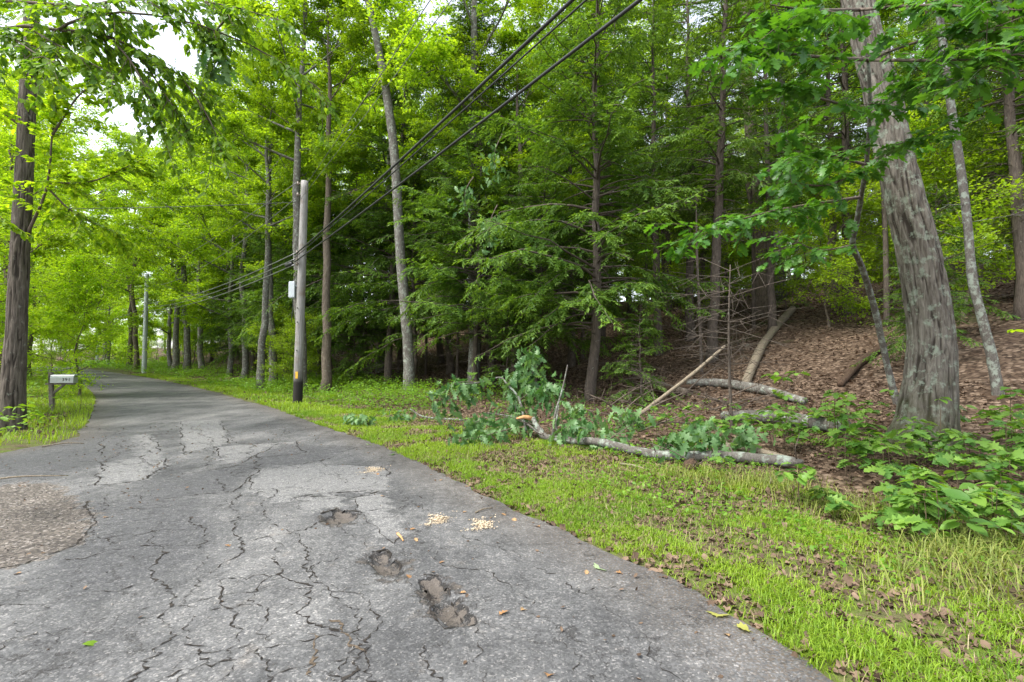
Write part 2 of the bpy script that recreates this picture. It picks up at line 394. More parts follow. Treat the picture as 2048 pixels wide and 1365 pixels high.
def asphalt_mat():
    m, N, L, p = new_mat('worn asphalt')
    tc = N.new('ShaderNodeTexCoord'); o = tc.outputs['Object']
    n_e = noise_(N, L, o, 5, 6, .7); n_f = noise_(N, L, o, 150, 3, .7); n_l = noise_(N, L, o, .8, 5, .6); n_m = noise_(N, L, o, 14, 5, .65)
    e = math_(N, L, 'MULTIPLY', math_(N, L, 'SUBTRACT', n_e.outputs[0], .5), .8)
    def sdf(name, w=.04):
        d = math_(N, L, 'ADD', attr(N, name), e)
        return math_(N, L, 'SMOOTH_MIN', math_(N, L, 'DIVIDE', math_(N, L, 'ADD', d, w), 2 * w, clamp=True), 1, .05)
    base = ramp(N, L, n_l.outputs[0], [(.32, (.068, .068, .069)), (.5, (.115, .1145, .114)), (.68, (.165, .163, .16))])
    base = mix(N, L, base, ramp(N, L, n_m.outputs[0], [(.3, (.6, .6, .6)), (.7, (1.25, 1.25, 1.25))]), .8, 'MULTIPLY')
    n_w = noise_(N, L, mapping(N, L, o, (1.3, .35, 1)), 1.6, 6, .7, .8)
    base = mix(N, L, base, ramp(N, L, n_w.outputs[0], [(.3, (.62, .63, .65)), (.5, (1, 1, 1)), (.68, (1.45, 1.44, 1.42))]), .85, 'MULTIPLY')
    n_t = noise_(N, L, o, 3.2, 5, .7)
    base = mix(N, L, base, (.115, .095, .075), ramp(N, L, n_t.outputs[0], [(.60, (0, 0, 0)), (.72, (.45, .45, .45))]))
    base = mix(N, L, base, ramp(N, L, n_m.outputs[0], [(.3, (.15, .149, .147)), (.7, (.205, .203, .198))]), sdf('light', .015))
    base = mix(N, L, base, ramp(N, L, n_m.outputs[0], [(.3, (.05, .05, .052)), (.7, (.095, .095, .098))]), math_(N, L, 'MULTIPLY', sdf('dark', .12), .85))
    # aggregate
    vo = nd(N, 'ShaderNodeTexVoronoi'); vo.inputs['Scale'].default_value = 95; L.new(o, vo.inputs['Vector'])
    sx = N.new('ShaderNodeSeparateColor'); L.new(vo.outputs['Color'], sx.inputs[0])
    ag = ramp(N, L, sx.outputs[0], [(0, (.45, .45, .45)), (.7, (1, 1, 1)), (.88, (1.3, 1.28, 1.24)), (1, (2.3, 2.2, 2.1))])
    base = mix(N, L, base, ag, .75, 'MULTIPLY')
    # gravel and dirt
    vg = nd(N, 'ShaderNodeTexVoronoi'); vg.inputs['Scale'].default_value = 48; L.new(o, vg.inputs['Vector'])
    sg = N.new('ShaderNodeSeparateColor'); L.new(vg.outputs['Color'], sg.inputs[0])
    grav = ramp(N, L, sg.outputs[0], [(0, (.035, .03, .026)), (.5, (.095, .082, .07)), (.85, (.17, .15, .13)), (1, (.30, .28, .26))])
    grav = mix(N, L, grav, ramp(N, L, n_l.outputs[0], [(.35, (.45, .42, .40)), (.65, (1.25, 1.2, 1.15))]), .9, 'MULTIPLY')
    gm = sdf('gravel', .025)
    base = mix(N, L, base, grav, gm)
    dirt = ramp(N, L, n_f.outputs[0], [(.3, (.045, .037, .030)), (.6, (.12, .098, .078)), (.8, (.24, .205, .17))])
    pm = math_(N, L, 'MULTIPLY', sdf('pothole', .03), .85)
    base = mix(N, L, base, dirt, pm)
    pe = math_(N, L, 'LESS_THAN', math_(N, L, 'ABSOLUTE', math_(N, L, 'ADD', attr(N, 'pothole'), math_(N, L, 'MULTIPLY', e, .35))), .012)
    base = mix(N, L, base, (.02, .019, .018), math_(N, L, 'MULTIPLY', pe, .8))  # near-black pothole rim: fractured bitumen plus the edge's shadow painted into the colour
    # thin dusting of litter crumbs near the edges
    n_d = noise_(N, L, o, 60, 4, .7)
    em = math_(N, L, 'MULTIPLY', attr(N, 'rim'), ramp(N, L, n_d.outputs[0], [(.45, (0, 0, 0)), (.6, (1, 1, 1))]))
    base = mix(N, L, base, (.10, .075, .052), math_(N, L, 'MULTIPLY', em, .85))
    # fine map cracking
    vc = nd(N, 'ShaderNodeTexVoronoi', feature='DISTANCE_TO_EDGE'); vc.inputs['Scale'].default_value = 1.9
    L.new(mix(N, L, o, n_e.outputs[1], .28), vc.inputs['Vector'])
    ck = math_(N, L, 'LESS_THAN', math_(N, L, 'ADD', vc.outputs['Distance'], math_(N, L, 'MULTIPLY', n_m.outputs[0], .026)), .018)
    ck = math_(N, L, 'MULTIPLY', ck, ramp(N, L, n_l.outputs[0], [(.44, (1, 1, 1)), (.56, (0, 0, 0))]))
    ck = math_(N, L, 'MULTIPLY', ck, math_(N, L, 'SUBTRACT', 1, gm))
    base = mix(N, L, base, (.025, .022, .02), math_(N, L, 'MULTIPLY', ck, .85))
    L.new(base, p.inputs['Base Color']); p.inputs['Roughness'].default_value = .78; p.inputs['Specular IOR Level'].default_value = .45
    h = math_(N, L, 'ADD', math_(N, L, 'MULTIPLY', sx.outputs[1], .5), math_(N, L, 'ADD', math_(N, L, 'MULTIPLY', n_m.outputs[0], 1.2), math_(N, L, 'MULTIPLY', math_(N, L, 'ADD', math_(N, L, 'MULTIPLY', pm, 1.1), ck), -2.5)))
    bump(N, L, h, .8, .010, p)
    return m
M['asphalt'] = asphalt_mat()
M['crack'] = plain('crack fill', (.034, .030, .026), .95, 0, .6, 30, .1)
M['crack_dirt'] = plain('crack dirt', (.10, .078, .056), .95, 0, .6, 40, .1)

# ---------------------------------------------------------------- ground
def stepped(*parts):
    a = [np.arange(x0, x1, st) for x0, x1, st in parts]; return np.concatenate(a + [[parts[-1][1]]])
gx = stepped((-420, -140, 20), (-140, -45, 3), (-45, -15, .7), (-15, 18, .2), (18, 60, 1), (60, 140, 5), (140, 420, 20))
gy = stepped((-60, -6, 4), (-6, 1, .6), (1, 24, .2), (24, 60, .6), (60, 160, 3), (160, 520, 20))
GX, GY = np.meshgrid(gx, gy)
GZ = ground_z(GX, GY)
ny, nx = GX.shape
ii = np.arange(ny - 1)[:, None] * nx; jj = np.arange(nx - 1)[None]
gf = np.stack([ii + jj, ii + jj + 1, ii + nx + jj + 1, ii + nx + jj], -1).reshape(-1, 4)
gs, gd = road_coords(GX, GY)
gYr = np.interp(gs, _cum, EDGE[:, 1])
gl = np.maximum(-gd - left_width(gYr), 0)
vn = fbm(GX.ravel() * .9, GY.ravel() * .9, 4)
verge = np.where(gd > 0, sstep(3.3, 1.6, gd + (vn - .45) * 4), sstep(3.0, 1.0, gl + (vn - .45) * 3))
verge = np.where((gd > 0) & (gYr > 24), np.maximum(verge, .85 * sstep(8, 4, gd) * sstep(24, 34, gYr)), verge)
mossy = sstep(12, 17, gd)
obj('ground', mesh_np('ground', np.stack([GX, GY, GZ], -1).reshape(-1, 3), [gf], attrs={'verge': verge, 'mossy': mossy}, smooth=True), M['ground'])['kind'] = 'structure'
gz1 = lambda x, y: float(ground_z(np.array([x]), np.array([y]))[0])

# ---------------------------------------------------------------- road
sA = np.interp(-4, EDGE[:, 1], _cum); sB = np.interp(1.2, EDGE[:, 1], _cum); sC = np.interp(14, EDGE[:, 1], _cum); sD = np.interp(45, EDGE[:, 1], _cum)
S = stepped((sA, sB, .4), (sB, sC, .05), (sC, sD, .2), (sD, _cum[-1] - 2, 1.5))
ex = np.interp(S, _cum, EDGE[:, 0]); ey = np.interp(S, _cum, EDGE[:, 1])
def head(s):
    a = np.stack([np.interp(s + .8, _cum, EDGE[:, k]) - np.interp(s - .8, _cum, EDGE[:, k]) for k in (0, 1)], -1); return unit(a)
hd = head(S); nl = np.stack([-hd[:, 1], hd[:, 0]], -1)
TN = 140
u = np.linspace(0, 1, TN)
Wd = left_width(ey)
jr = (fbm(S * 2.2, S * 0 + 3, 4) - .47) * .22; jl = (fbm(S * 2.2, S * 0 + 9, 4) - .47) * .3
tt = jr[:, None] + (Wd + jl - jr)[:, None] * u[None]
RX = ex[:, None] + nl[:, :1] * tt; RY = ey[:, None] + nl[:, 1:] * tt
def poly_sdf(P, x, y):
    """signed distance, positive inside"""
    P = np.array(P, float); d = np.full(x.shape, 1e9); c = np.zeros(x.shape, bool); n = len(P)
    for i in range(n):
        a, b = P[i], P[(i + 1) % n]; e = b - a
        t = np.clip(((x - a[0]) * e[0] + (y - a[1]) * e[1]) / (e @ e), 0, 1)
        d = np.minimum(d, np.hypot(x - a[0] - t * e[0], y - a[1] - t * e[1]))
        cr = ((a[1] > y) != (b[1] > y)) & (x < (b[0] - a[0]) * (y - a[1]) / (b[1] - a[1] + 1e-12) + a[0]); c ^= cr
    return np.where(c, d, -d)
LIGHT = [[(-3.69, 7.57), (-1.82, 7.39), (-1.38, 5.98), (-2.16, 5.82), (-2.46, 5.5), (-3.05, 5.98)],
         [(-2.34, 5.66), (-1.86, 5.76), (-1.71, 5.19), (-2.11, 5.16)],
         [(-7.93, 9.99), (-7.5, 10.67), (-5.05, 7.57), (-4.65, 6.55), (-4.98, 6.22)],
         [(-8.31, 12.88), (-7.62, 13.44), (-5.18, 9.39), (-5.25, 8.29)],
         [(-5.18, 9.01), (-4.07, 9.68), (-3.4, 8.38), (-4.45, 7.87)],
         [(-1.74, 5.56), (-1.51, 5.98), (-.91, 4.52), (-1.0, 4.25)]]
DARK = [[(-4.59, 6.47), (-3.96, 7.39), (-4.22, 9.39), (-2.72, 8.96), (-2.88, 7.76), (-3.58, 7.06), (-3.2, 5.98), (-3.99, 5.56)],
        [(-4.5, 5.46), (-3.3, 5.66), (-2.31, 3.86), (-2.77, 3.23), (-3.3, 3.68), (-3.85, 4.8)],
        [(-9.8, 10.4), (-8.3, 11.2), (-5.9, 8.2), (-6.0, 6.6), (-8, 7.2)]]
GRAVEL = [(-9, 5.2), (-6.22, 6.29), (-5.79, 6.55), (-4.77, 5.66), (-4.05, 5.03), (-3.55, 4.28), (-3.57, 3.86), (-3.95, 3.6), (-6, 3.2)]
POT = [[(-1.83, 5.03), (-1.72, 5.22), (-1.50, 5.05), (-1.47, 4.78), (-1.66, 4.74)],
       [(-1.12, 4.03), (-1.0, 4.1), (-.79, 3.73), (-.80, 3.58), (-.98, 3.75)],
       [(-.63, 3.58), (-.51, 3.6), (-.33, 3.23), (-.2, 2.97), (-.35, 2.91), (-.48, 3.14)]]
fx, fy = RX.ravel(), RY.ravel()
light = np.max([poly_sdf(P, fx, fy) for P in LIGHT], 0); dark = np.max([poly_sdf(P, fx, fy) for P in DARK], 0)
grav = poly_sdf(GRAVEL, fx, fy); pot = np.max([poly_sdf(P, fx, fy) for P in POT], 0)
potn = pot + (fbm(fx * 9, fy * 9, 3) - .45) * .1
RZ = road_z(np.interp(np.repeat(S, TN), _cum, EDGE[:, 1])) + .015
RZ = RZ + (fbm(fx * .7, fy * .7, 3) - .44) * .03 + (fbm(fx * 4, fy * 4, 3) - .44) * .012
RZ = RZ - .05 * sstep(-.01, .03, potn) + sstep(0, .04, potn) * (fbm(fx * 25, fy * 25, 2) - .37) * .012 - .02 * sstep(-.1, .1, grav)
RZ = RZ + .006 * sstep(-.05, .05, light)
rim = np.clip(sstep(.8, .0, tt) + sstep(.8, 0, Wd[:, None] - tt), 0, 1).ravel()
rn = len(S)
i0 = np.arange(rn - 1)[:, None] * TN; j0 = np.arange(TN - 1)[None]
rf = np.stack([i0 + j0, i0 + TN + j0, i0 + TN + j0 + 1, i0 + j0 + 1], -1).reshape(-1, 4)
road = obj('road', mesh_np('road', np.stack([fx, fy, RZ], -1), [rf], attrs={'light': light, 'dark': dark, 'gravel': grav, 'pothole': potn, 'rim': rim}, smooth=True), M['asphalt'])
road['kind'] = 'structure'
def road_surf(x, y):
    d2 = (fx[None] - np.atleast_1d(x)[:, None]) ** 2 + (fy[None] - np.atleast_1d(y)[:, None]) ** 2
    return RZ[np.argmin(d2, 1)]

# cracks: ragged ribbons that follow the road or cross it, each a part of the road
nearm = (fy > 1) & (fy < 24)
cx_, cy_, cz_ = fx[nearm], fy[nearm], RZ[nearm]
def surf_near(P):
    out = np.empty(len(P))
    for k in range(0, len(P), 64):
        q = P[k:k + 64]; out[k:k + 64] = cz_[np.argmin((cx_[None] - q[:, :1]) ** 2 + (cy_[None] - q[:, 1:2]) ** 2, 1)]
    return out
def st_world(s, t):
    h = head(s); return np.stack([np.interp(s, _cum, EDGE[:, 0]) - h[:, 1] * t, np.interp(s, _cum, EDGE[:, 1]) + h[:, 0] * t], -1)
def crack(s, t, w, mat='crack'):
    P = st_world(s, t); n = len(P)
    T = unit(np.gradient(P, axis=0)); Nn = np.stack([-T[:, 1], T[:, 0]], -1)
    ww = w * .42 * (.15 + 1.9 * rng.random(n) ** 2) * np.clip(3.0 * (vnoise(s * 2.6 + w * 900, t * 2.6) - .10), .4, 1); ww[0] = ww[-1] = .001
    z = surf_near(P) + .004
    V = np.concatenate([np.column_stack([P + Nn * ww[:, None], z]), np.column_stack([P - Nn * ww[:, None] * rng.random(n)[:, None], z])])
    i = np.arange(n - 1); F = np.stack([i, i + 1, n + i + 1, n + i], -1)
    obj('crack', mesh_np('crack', V, [F]), M[mat], road)
s25 = np.interp(1.6, EDGE[:, 1], _cum)
def walk(n, amp):
    a = np.cumsum(rng.standard_normal(n)) * amp; return a - np.linspace(a[0], a[-1], n) * .8
for t0, a, b, w in [(.75, .2, 5, .008), (1.2, .1, 3.4, .010), (1.55, 2.6, 5, .008), (1.75, .1, 2.0, .014), (2.05, .2, 6.2, .013), (2.2, 1.0, 4.4, .02), (2.55, .1, 7.2, .017),
                    (2.75, 1.5, 5.4, .012), (3.05, .2, 5.4, .020), (3.4, .8, 3.4, .012), (3.6, 1.8, 7, .010), (3.95, .4, 5.2, .016), (4.3, 1.2, 4.6, .010), (2.0, 7.5, 13, .02),
                    (2.6, 8, 15, .016), (3.2, 8.5, 13, .02), (1.2, 6, 12, .012), (3.8, 9, 14, .015), (1.95, .1, 4.0, .010), (2.35, .3, 3.6, .010), (2.9, .1, 2.6, .010), (1.4, .6, 2.6, .007), (3.3, .1, 2.2, .012), (3.75, .1, 3.0, .010)]:
    n = int((b - a) / .026); s = s25 + np.linspace(a, b, n)
    crack(s, t0 + walk(n, .016) + .007 * rng.standard_normal(n) + (fbm(s * 1.7, s * 0 + t0 * 7, 2) - .37) * .35, w)
    if w > .012:
        k = rng.integers(0, n // 2); m_ = min(n - k, 26)
        crack(s[k:k + m_], (t0 + .03 + walk(n, .012))[k:k + m_], .022, 'crack_dirt')
for s0, a, b, w in [(.5, 1.6, 2.2, .008), (.8, 2.2, 2.9, .008), (1.0, 1.3, 1.9, .007), (1.45, 1.9, 2.4, .008), (2.0, 2.0, 2.5, .008), (2.6, 2.2, 2.8, .009), (3.3, 2.1, 2.9, .009), (3.7, 1.8, 2.6, .01), (.6, 3.0, 3.7, .008), (2.3, 3.4, 4.1, .008), (1.2, 1.9, 2.6, .008), (1.9, 2.6, 3.3, .008), (2.4, 2.0, 3.1, .009), (3.1, 1.5, 2.7, .009), (3.4, 3.0, 4.3, .009), (4.0, 3.1, 4.4, .012), (4.7, .9, 3.6, .016), (5.2, 2.2, 4.6, .010),
                    (6.0, 2.0, 4.0, .012), (6.4, 3.4, 5, .010), (7.4, 1.0, 3.2, .012), (9, 1.2, 4, .012), (11, 1, 3.6, .014), (2.8, 3.6, 4.4, .009), (1.6, 3.0, 4.0, .008), (2.1, .4, 1.2, .006)]:
    n = int((b - a) / .026); t = np.linspace(a, b, n)
    crack(s25 + s0 + walk(n, .02) + .005 * rng.standard_normal(n) + (fbm(t * 1.8, t * 0 + s0, 2) - .37) * .5, t, w)


# ragged seams round the repair patches and the gravel
def seam(P, w, mat='crack', closed=True):
    P = np.array(P + ([P[0]] if closed else []), float); q = []
    for a, b in zip(P[:-1], P[1:]):
        m = max(2, int(np.hypot(*(b - a)) / .03)); q.append(a + (b - a) * np.linspace(0, 1, m, endpoint=False)[:, None])
    q = np.concatenate(q); n = len(q); L_ = np.arange(n) * .03
    q = q + np.stack([fbm(L_ * 3, L_ * 0 + P[0, 0] * 9, 4) - .47, fbm(L_ * 3, L_ * 0 + P[0, 1] * 9 + 50, 4) - .47], -1) * .22
    T = unit(np.gradient(q, axis=0)); Nn = np.stack([-T[:, 1], T[:, 0]], -1)
    ww = w * (.2 + 1.6 * rng.random(n) ** 2) * np.clip(4 * (vnoise(L_ * 1.3, L_ * 0 + P[0, 0]) - .3), .0, 1); z = surf_near(q) + .005
    V = np.concatenate([np.column_stack([q + Nn * ww[:, None], z]), np.column_stack([q - Nn * ww[:, None], z])]); i = np.arange(n - 1)
    obj('crack', mesh_np('crack', V, [np.stack([i, i + 1, n + i + 1, n + i], -1)]), M[mat], road)
for P in LIGHT: seam(P, .010)
for P in POT: seam(P, .012)
seam(DARK[0], .008); seam(GRAVEL[:8], .010, closed=False)
# loose stones on the gravel and along the worn spots, too small to pick apart
OCT = (np.array([(1, 0, 0), (-1, 0, 0), (0, .8, 0), (0, -.8, 0), (.1, .1, .6), (0, 0, -.6)]), [np.array([(0, 2, 4), (2, 1, 4), (1, 3, 4), (3, 0, 4), (2, 0, 5), (1, 2, 5), (3, 1, 5), (0, 3, 5)])])
q = np.column_stack([rng.uniform(-7, -3.4, 3000), rng.uniform(3.3, 6.8, 3000)]); q = q[(poly_sdf(GRAVEL, q[:, 0], q[:, 1]) > -.12) & (np.abs(q[:, 0] / q[:, 1]) < 1.15)]
q2 = np.concatenate([np.array(P).mean(0) + rng.standard_normal((60, 2)) * .14 for P in POT]); q3 = st_world(s25 + rng.uniform(0, 9, 700), rng.uniform(.1, 4.6, 700))
q = np.concatenate([q, q2, q3]); n = len(q); mb = MB()
scatter(mb, OCT, np.column_stack([q, surf_near(q) + .002]), frames(unit(rng.standard_normal((n, 3))), np.array([0, 0, 1.]) + rng.standard_normal((n, 3)) * .4), .003 + .008 * rng.random(n) ** 2.5, rng.random(n))
M['stone'] = leaf_mat('loose stone', (.06, .055, .05), (.30, .28, .25), 0.0, (1, 1, 1), .9, .3)
g = obj('loose_stone_scatter', mb.mesh('loose_stone_scatter'), M['stone']); tag(g, 'loose grit and small stones on the gravel patch and broken asphalt', 'gravel', None, 'stuff')
# ---------------------------------------------------------------- tree kinds
UP = np.array([0, 0, 1.])
def rnd_unit(n, r): return unit(r.standard_normal((n, 3)))

def hemlock_kind(seed, H, base, Rr, nb, tr, dead=0, dens=1.0):
    """returns (trunk mesh, crown mesh): layered drooping boughs of flat sprays"""
    r = np.random.default_rng(seed)
    tz = np.linspace(-.4, H, 22); wx = np.cumsum(r.standard_normal(22)) * .035; wy = np.cumsum(r.standard_normal(22)) * .035
    wx -= wx[1]; wy -= wy[1]
    TP = np.column_stack([wx, wy, tz]); TR = tr * np.clip(1 - tz / H, .02, 1) ** .75 * (1 + .45 * np.exp(-np.maximum(tz, 0) / .35))
    wood = MB(); wood.add(*tube(TP, TR, 12, wob=.03, seed=seed))
    at_ = lambda z: np.array([np.interp(z, tz, wx), np.interp(z, tz, wy), z])
    cr = MB(); pos = []; dr = []; up = []; scl = []; tn = []
    a0 = r.random() * 6.28; a1 = r.random() * 6.28
    for i in range(nb):
        f = (i + 2.5 * r.random()) / (nb + 2)
        z = base + (H - base) * f ** 1.05
        az = r.random() * 6.28
        rel = (z - base) / (H - base)
        env = 1 + .28 * math.cos(az - a0 + 2.5 * rel) + .18 * math.cos(2 * az - a1 - 4 * rel)
        Ln = Rr * (max(1 - rel, .02)) ** .7 * env * (.3 + .85 * r.random() ** .7) + .3
        if rel < .08: Ln *= .75
        d = np.array([math.cos(az), math.sin(az), 0])
        t = np.linspace(0, 1, 7); droop = (.08 + .5 * r.random()) * (1.1 - .7 * rel); rise = -.05 + .28 * rel + .5 * r.random()
        side = np.array([-d[1], d[0], 0]) * r.standard_normal() * .3
        P = at_(z) + d * (Ln * t)[:, None] + UP * (Ln * (rise * t - droop * t * t))[:, None] + side * (Ln * t * t)[:, None]
        P[1:] += r.standard_normal((6, 3)) * .025 * Ln * t[1:, None]
        wood.add(*tube(P, np.linspace(.012 + .008 * Ln, .004, 7), 4, cap=False))
        bare = rel < .45 and r.random() < .16
        ns = max(4, int(Ln * 10 * dens))
        t_in = .12 + .3 * r.random()
        ts = np.linspace(t_in, 1, ns)
        roll = r.standard_normal() * .35
        for k, tk in enumerate(ts):
            if r.random() < (.85 if bare else .13): continue
            q = np.array([np.interp(tk, t, P[:, c]) for c in range(3)])
            tang = unit(np.array([np.interp(min(tk + .1, 1.0), t, P[:, c]) - np.interp(tk - .1, t, P[:, c]) for c in range(3)]))
            sgn = 1 if k % 2 else -1
            upl = unit(UP + unit(np.cross(UP, tang)) * (roll + r.standard_normal() * .3))
            sd = unit(np.cross(upl, tang)) * sgn
            l2 = (.14 + .42 * Ln * .45 * math.sin(math.pi * min(.95, .25 + .7 * tk)) * (.35 + .95 * r.random()))
            l2 = min(l2, 1.0)
            d2 = unit(tang * (.55 + .5 * r.random()) + sd * (.6 + .5 * r.random()) + UP * (-.02 - .35 * r.random()))
            m = max(3, int(l2 / .042))
            tt_ = np.linspace(.05, 1, m)
            c2 = q + d2 * (l2 * tt_)[:, None] - UP * (l2 * (.05 + .4 * r.random()) * tt_ ** 2)[:, None]
            s2 = unit(np.cross(upl, d2))
            alt = np.where(np.arange(m) % 2, 1, -1)[:, None]
            dd = d2 * .8 + s2 * alt * .8 - UP * .22 + r.standard_normal((m, 3)) * .3
            ln = (.065 + .11 * np.sin(np.pi * np.clip(.2 + .75 * tt_, 0, 1))) * (.6 + .7 * r.random(m))
            pos.append(c2); dr.append(dd); scl.append(ln); up.append(upl + r.standard_normal((m, 3)) * .45)
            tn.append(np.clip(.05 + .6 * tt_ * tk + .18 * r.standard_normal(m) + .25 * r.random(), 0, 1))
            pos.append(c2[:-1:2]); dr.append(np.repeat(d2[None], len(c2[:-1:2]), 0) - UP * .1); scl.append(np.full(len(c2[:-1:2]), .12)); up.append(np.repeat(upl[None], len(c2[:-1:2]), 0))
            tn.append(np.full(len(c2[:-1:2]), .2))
    for i in range(dead):
        z = .9 + (base + 2.5 - .9) * r.random(); a = r.random() * 6.28; Ln = .5 + 1.4 * r.random()
        d = np.array([math.cos(a), math.sin(a), -.1 + .35 * r.random()])
        t = np.linspace(0, 1, 4)[:, None]
        P = at_(z) + d * Ln * t + UP * (-.25 * Ln * t * t) + r.standard_normal((4, 3)) * .03 * t
        wood.add(*tube(P, np.linspace(.014, .005, 4), 3, cap=False))
        for k in range(3):
            b = P[1 + k % 3]; e = b + unit(d + r.standard_normal(3) * .6) * (.25 + .35 * r.random())
            wood.add(*tube(np.array([b, e]), [.006, .003], 3, cap=False))
    pos = np.concatenate(pos); dr = np.concatenate(dr); up = np.concatenate(up); scl = np.concatenate(scl); tn = np.concatenate(tn)
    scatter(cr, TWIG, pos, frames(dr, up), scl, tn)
    return wood.mesh('trunk', True), cr.mesh('crown')

def broadleaf_kind(seed, H, base, Rr, nlimb, nl, leaf, tr, flat=.55, tpl=DIAM, low=.75, lean=0.0):
    r = np.random.default_rng(seed)
    n = 18; tz = np.linspace(-.4, H * .93, n); w = np.cumsum(r.standard_normal((n, 2)), 0) * .07; w -= w[1]
    TP = np.column_stack([w[:, 0] + lean * tz, w[:, 1], tz]); TR = tr * np.clip(1 - tz / H, .03, 1) ** .7 * (1 + .5 * np.exp(-np.maximum(tz, 0) / .35))
    wood = MB(); wood.add(*tube(TP, TR, 12, wob=.04, seed=seed))
    segA = []; segB = []; az = r.random() * 6
    for i in range(nlimb):
        f = (i + .6 * r.random()) / nlimb; z = base + (H * .92 - base) * f
        az += 2.4 + r.standard_normal() * .4
        o = np.array([np.interp(z, tz, TP[:, 0]), np.interp(z, tz, TP[:, 1]), z])
        prof = low + (1.15 - low) * math.sin(math.pi * min(f * 1.15, 1)) if f < .5 else 1.15 - .75 * (f - .5) * 2 * .8
        Ln = Rr * prof * (.75 + .4 * r.random()); el = .15 + .75 * f + .2 * r.standard_normal() * .6
        d = np.array([math.cos(az) * math.cos(el), math.sin(az) * math.cos(el), math.sin(el)])
        t = np.linspace(0, 1, 6)[:, None]
        P = o + d * Ln * t + UP * (.1 * Ln * t * t) + np.cumsum(r.standard_normal((6, 3)), 0) * .05 * Ln * .3 * t
        rb = np.interp(z, tz, TR) * .45
        wood.add(*tube(P, np.linspace(rb, .012, 6), 6, cap=False))
        for j in range(8):
            tj = .2 + .8 * (j + r.random()) / 8; q = np.array([np.interp(tj, t[:, 0], P[:, c]) for c in range(3)])
            sd = unit(d + r.standard_normal(3) * (.75, .75, .35)); l2 = Ln * (.2 + .25 * r.random()) + .3
            e = q + sd * l2; e2 = q + sd * l2 * .5 + UP * .06 * l2
            wood.add(*tube(np.array([q, e2, e]), [rb * .3 + .006, .01, .005], 3, cap=False))
            for k in range(6):
                a = q + (e - q) * (.25 + .75 * r.random()); tw = unit(sd + r.standard_normal(3) * (.9, .9, .45)) * (.35 + .55 * r.random())
                wood.add(*tube(np.array([a, a + tw]), [.007, .003], 3, cap=False))
                segA.append(a); segB.append(a + tw)
    segA = np.array(segA); segB = np.array(segB)
    k = r.integers(0, len(segA), nl); t = r.random(nl)[:, None] * 1.15
    pos = segA[k] + (segB[k] - segA[k]) * t + r.standard_normal((nl, 3)) * (.16, .16, .07)
    d = unit(segB[k] - segA[k]) * .5 + rnd_unit(nl, r) * (1, 1, .45) - UP * .25
    up = UP + r.standard_normal((nl, 3)) * flat
    clump = r.random(len(segA))[k]
    tn = np.clip(.15 + .5 * clump + .35 * r.random(nl), 0, 1)
    cr = MB(); scatter(cr, tpl, pos, frames(d, up), leaf * (.7 + .6 * r.random(nl)), tn)
    return wood.mesh('trunk', True), cr.mesh('crown')

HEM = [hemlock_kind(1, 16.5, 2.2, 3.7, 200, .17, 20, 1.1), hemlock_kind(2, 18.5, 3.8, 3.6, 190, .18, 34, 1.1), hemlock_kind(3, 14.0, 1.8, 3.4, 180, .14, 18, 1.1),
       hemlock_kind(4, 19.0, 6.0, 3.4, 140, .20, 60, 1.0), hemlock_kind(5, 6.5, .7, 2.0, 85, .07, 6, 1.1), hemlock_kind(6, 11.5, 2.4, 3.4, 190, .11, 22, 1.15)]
MAP = [broadleaf_kind(21, 21, 8.0, 4.6, 17, 42000, .15, .24), broadleaf_kind(22, 19, 6.0, 4.8, 17, 42000, .15, .21), broadleaf_kind(23, 17, 3.2, 4.6, 18, 46000, .15, .18),
       broadleaf_kind(24, 6.5, 1.0, 2.4, 14, 15000, .13, .05, .35), broadleaf_kind(25, 24, 11, 4.8, 15, 36000, .16, .27)]

KINDS = {}
for i, (a, b) in enumerate(HEM): KINDS['h%d' % i] = (a, b)
for i, (a, b) in enumerate(MAP): KINDS['m%d' % i] = (a, b)
for a_, b_ in KINDS.values():
    a_.materials.append(None); b_.materials.append(None)
def dress(o, mat):
    o.material_slots[0].link = 'OBJECT'; o.material_slots[0].material = M[mat]; return o
def tree(kind, x, y, rz, s, name, label, cat, group=None, bark='bark_hem', leaf='hemlock', lean=(0, 0), sink=.05, zs=1.0):
    tm, cm = KINDS[kind]
    t = thing(name, label, cat, (x, y, gz1(x, y) - sink), (lean[0], lean[1], rz), group, (s, s, s * zs))
    dress(obj('trunk', tm, None, t), bark); dress(obj('crown', cm, None, t), leaf)
    return t
def where(x, y):
    a = x / y
    return ('left of the wooden pole' if a < -.42 else 'between wooden pole and drooping hemlock' if a < .12 else
            'between drooping hemlock and leaning oak' if a < .72 else 'right of the leaning oak')

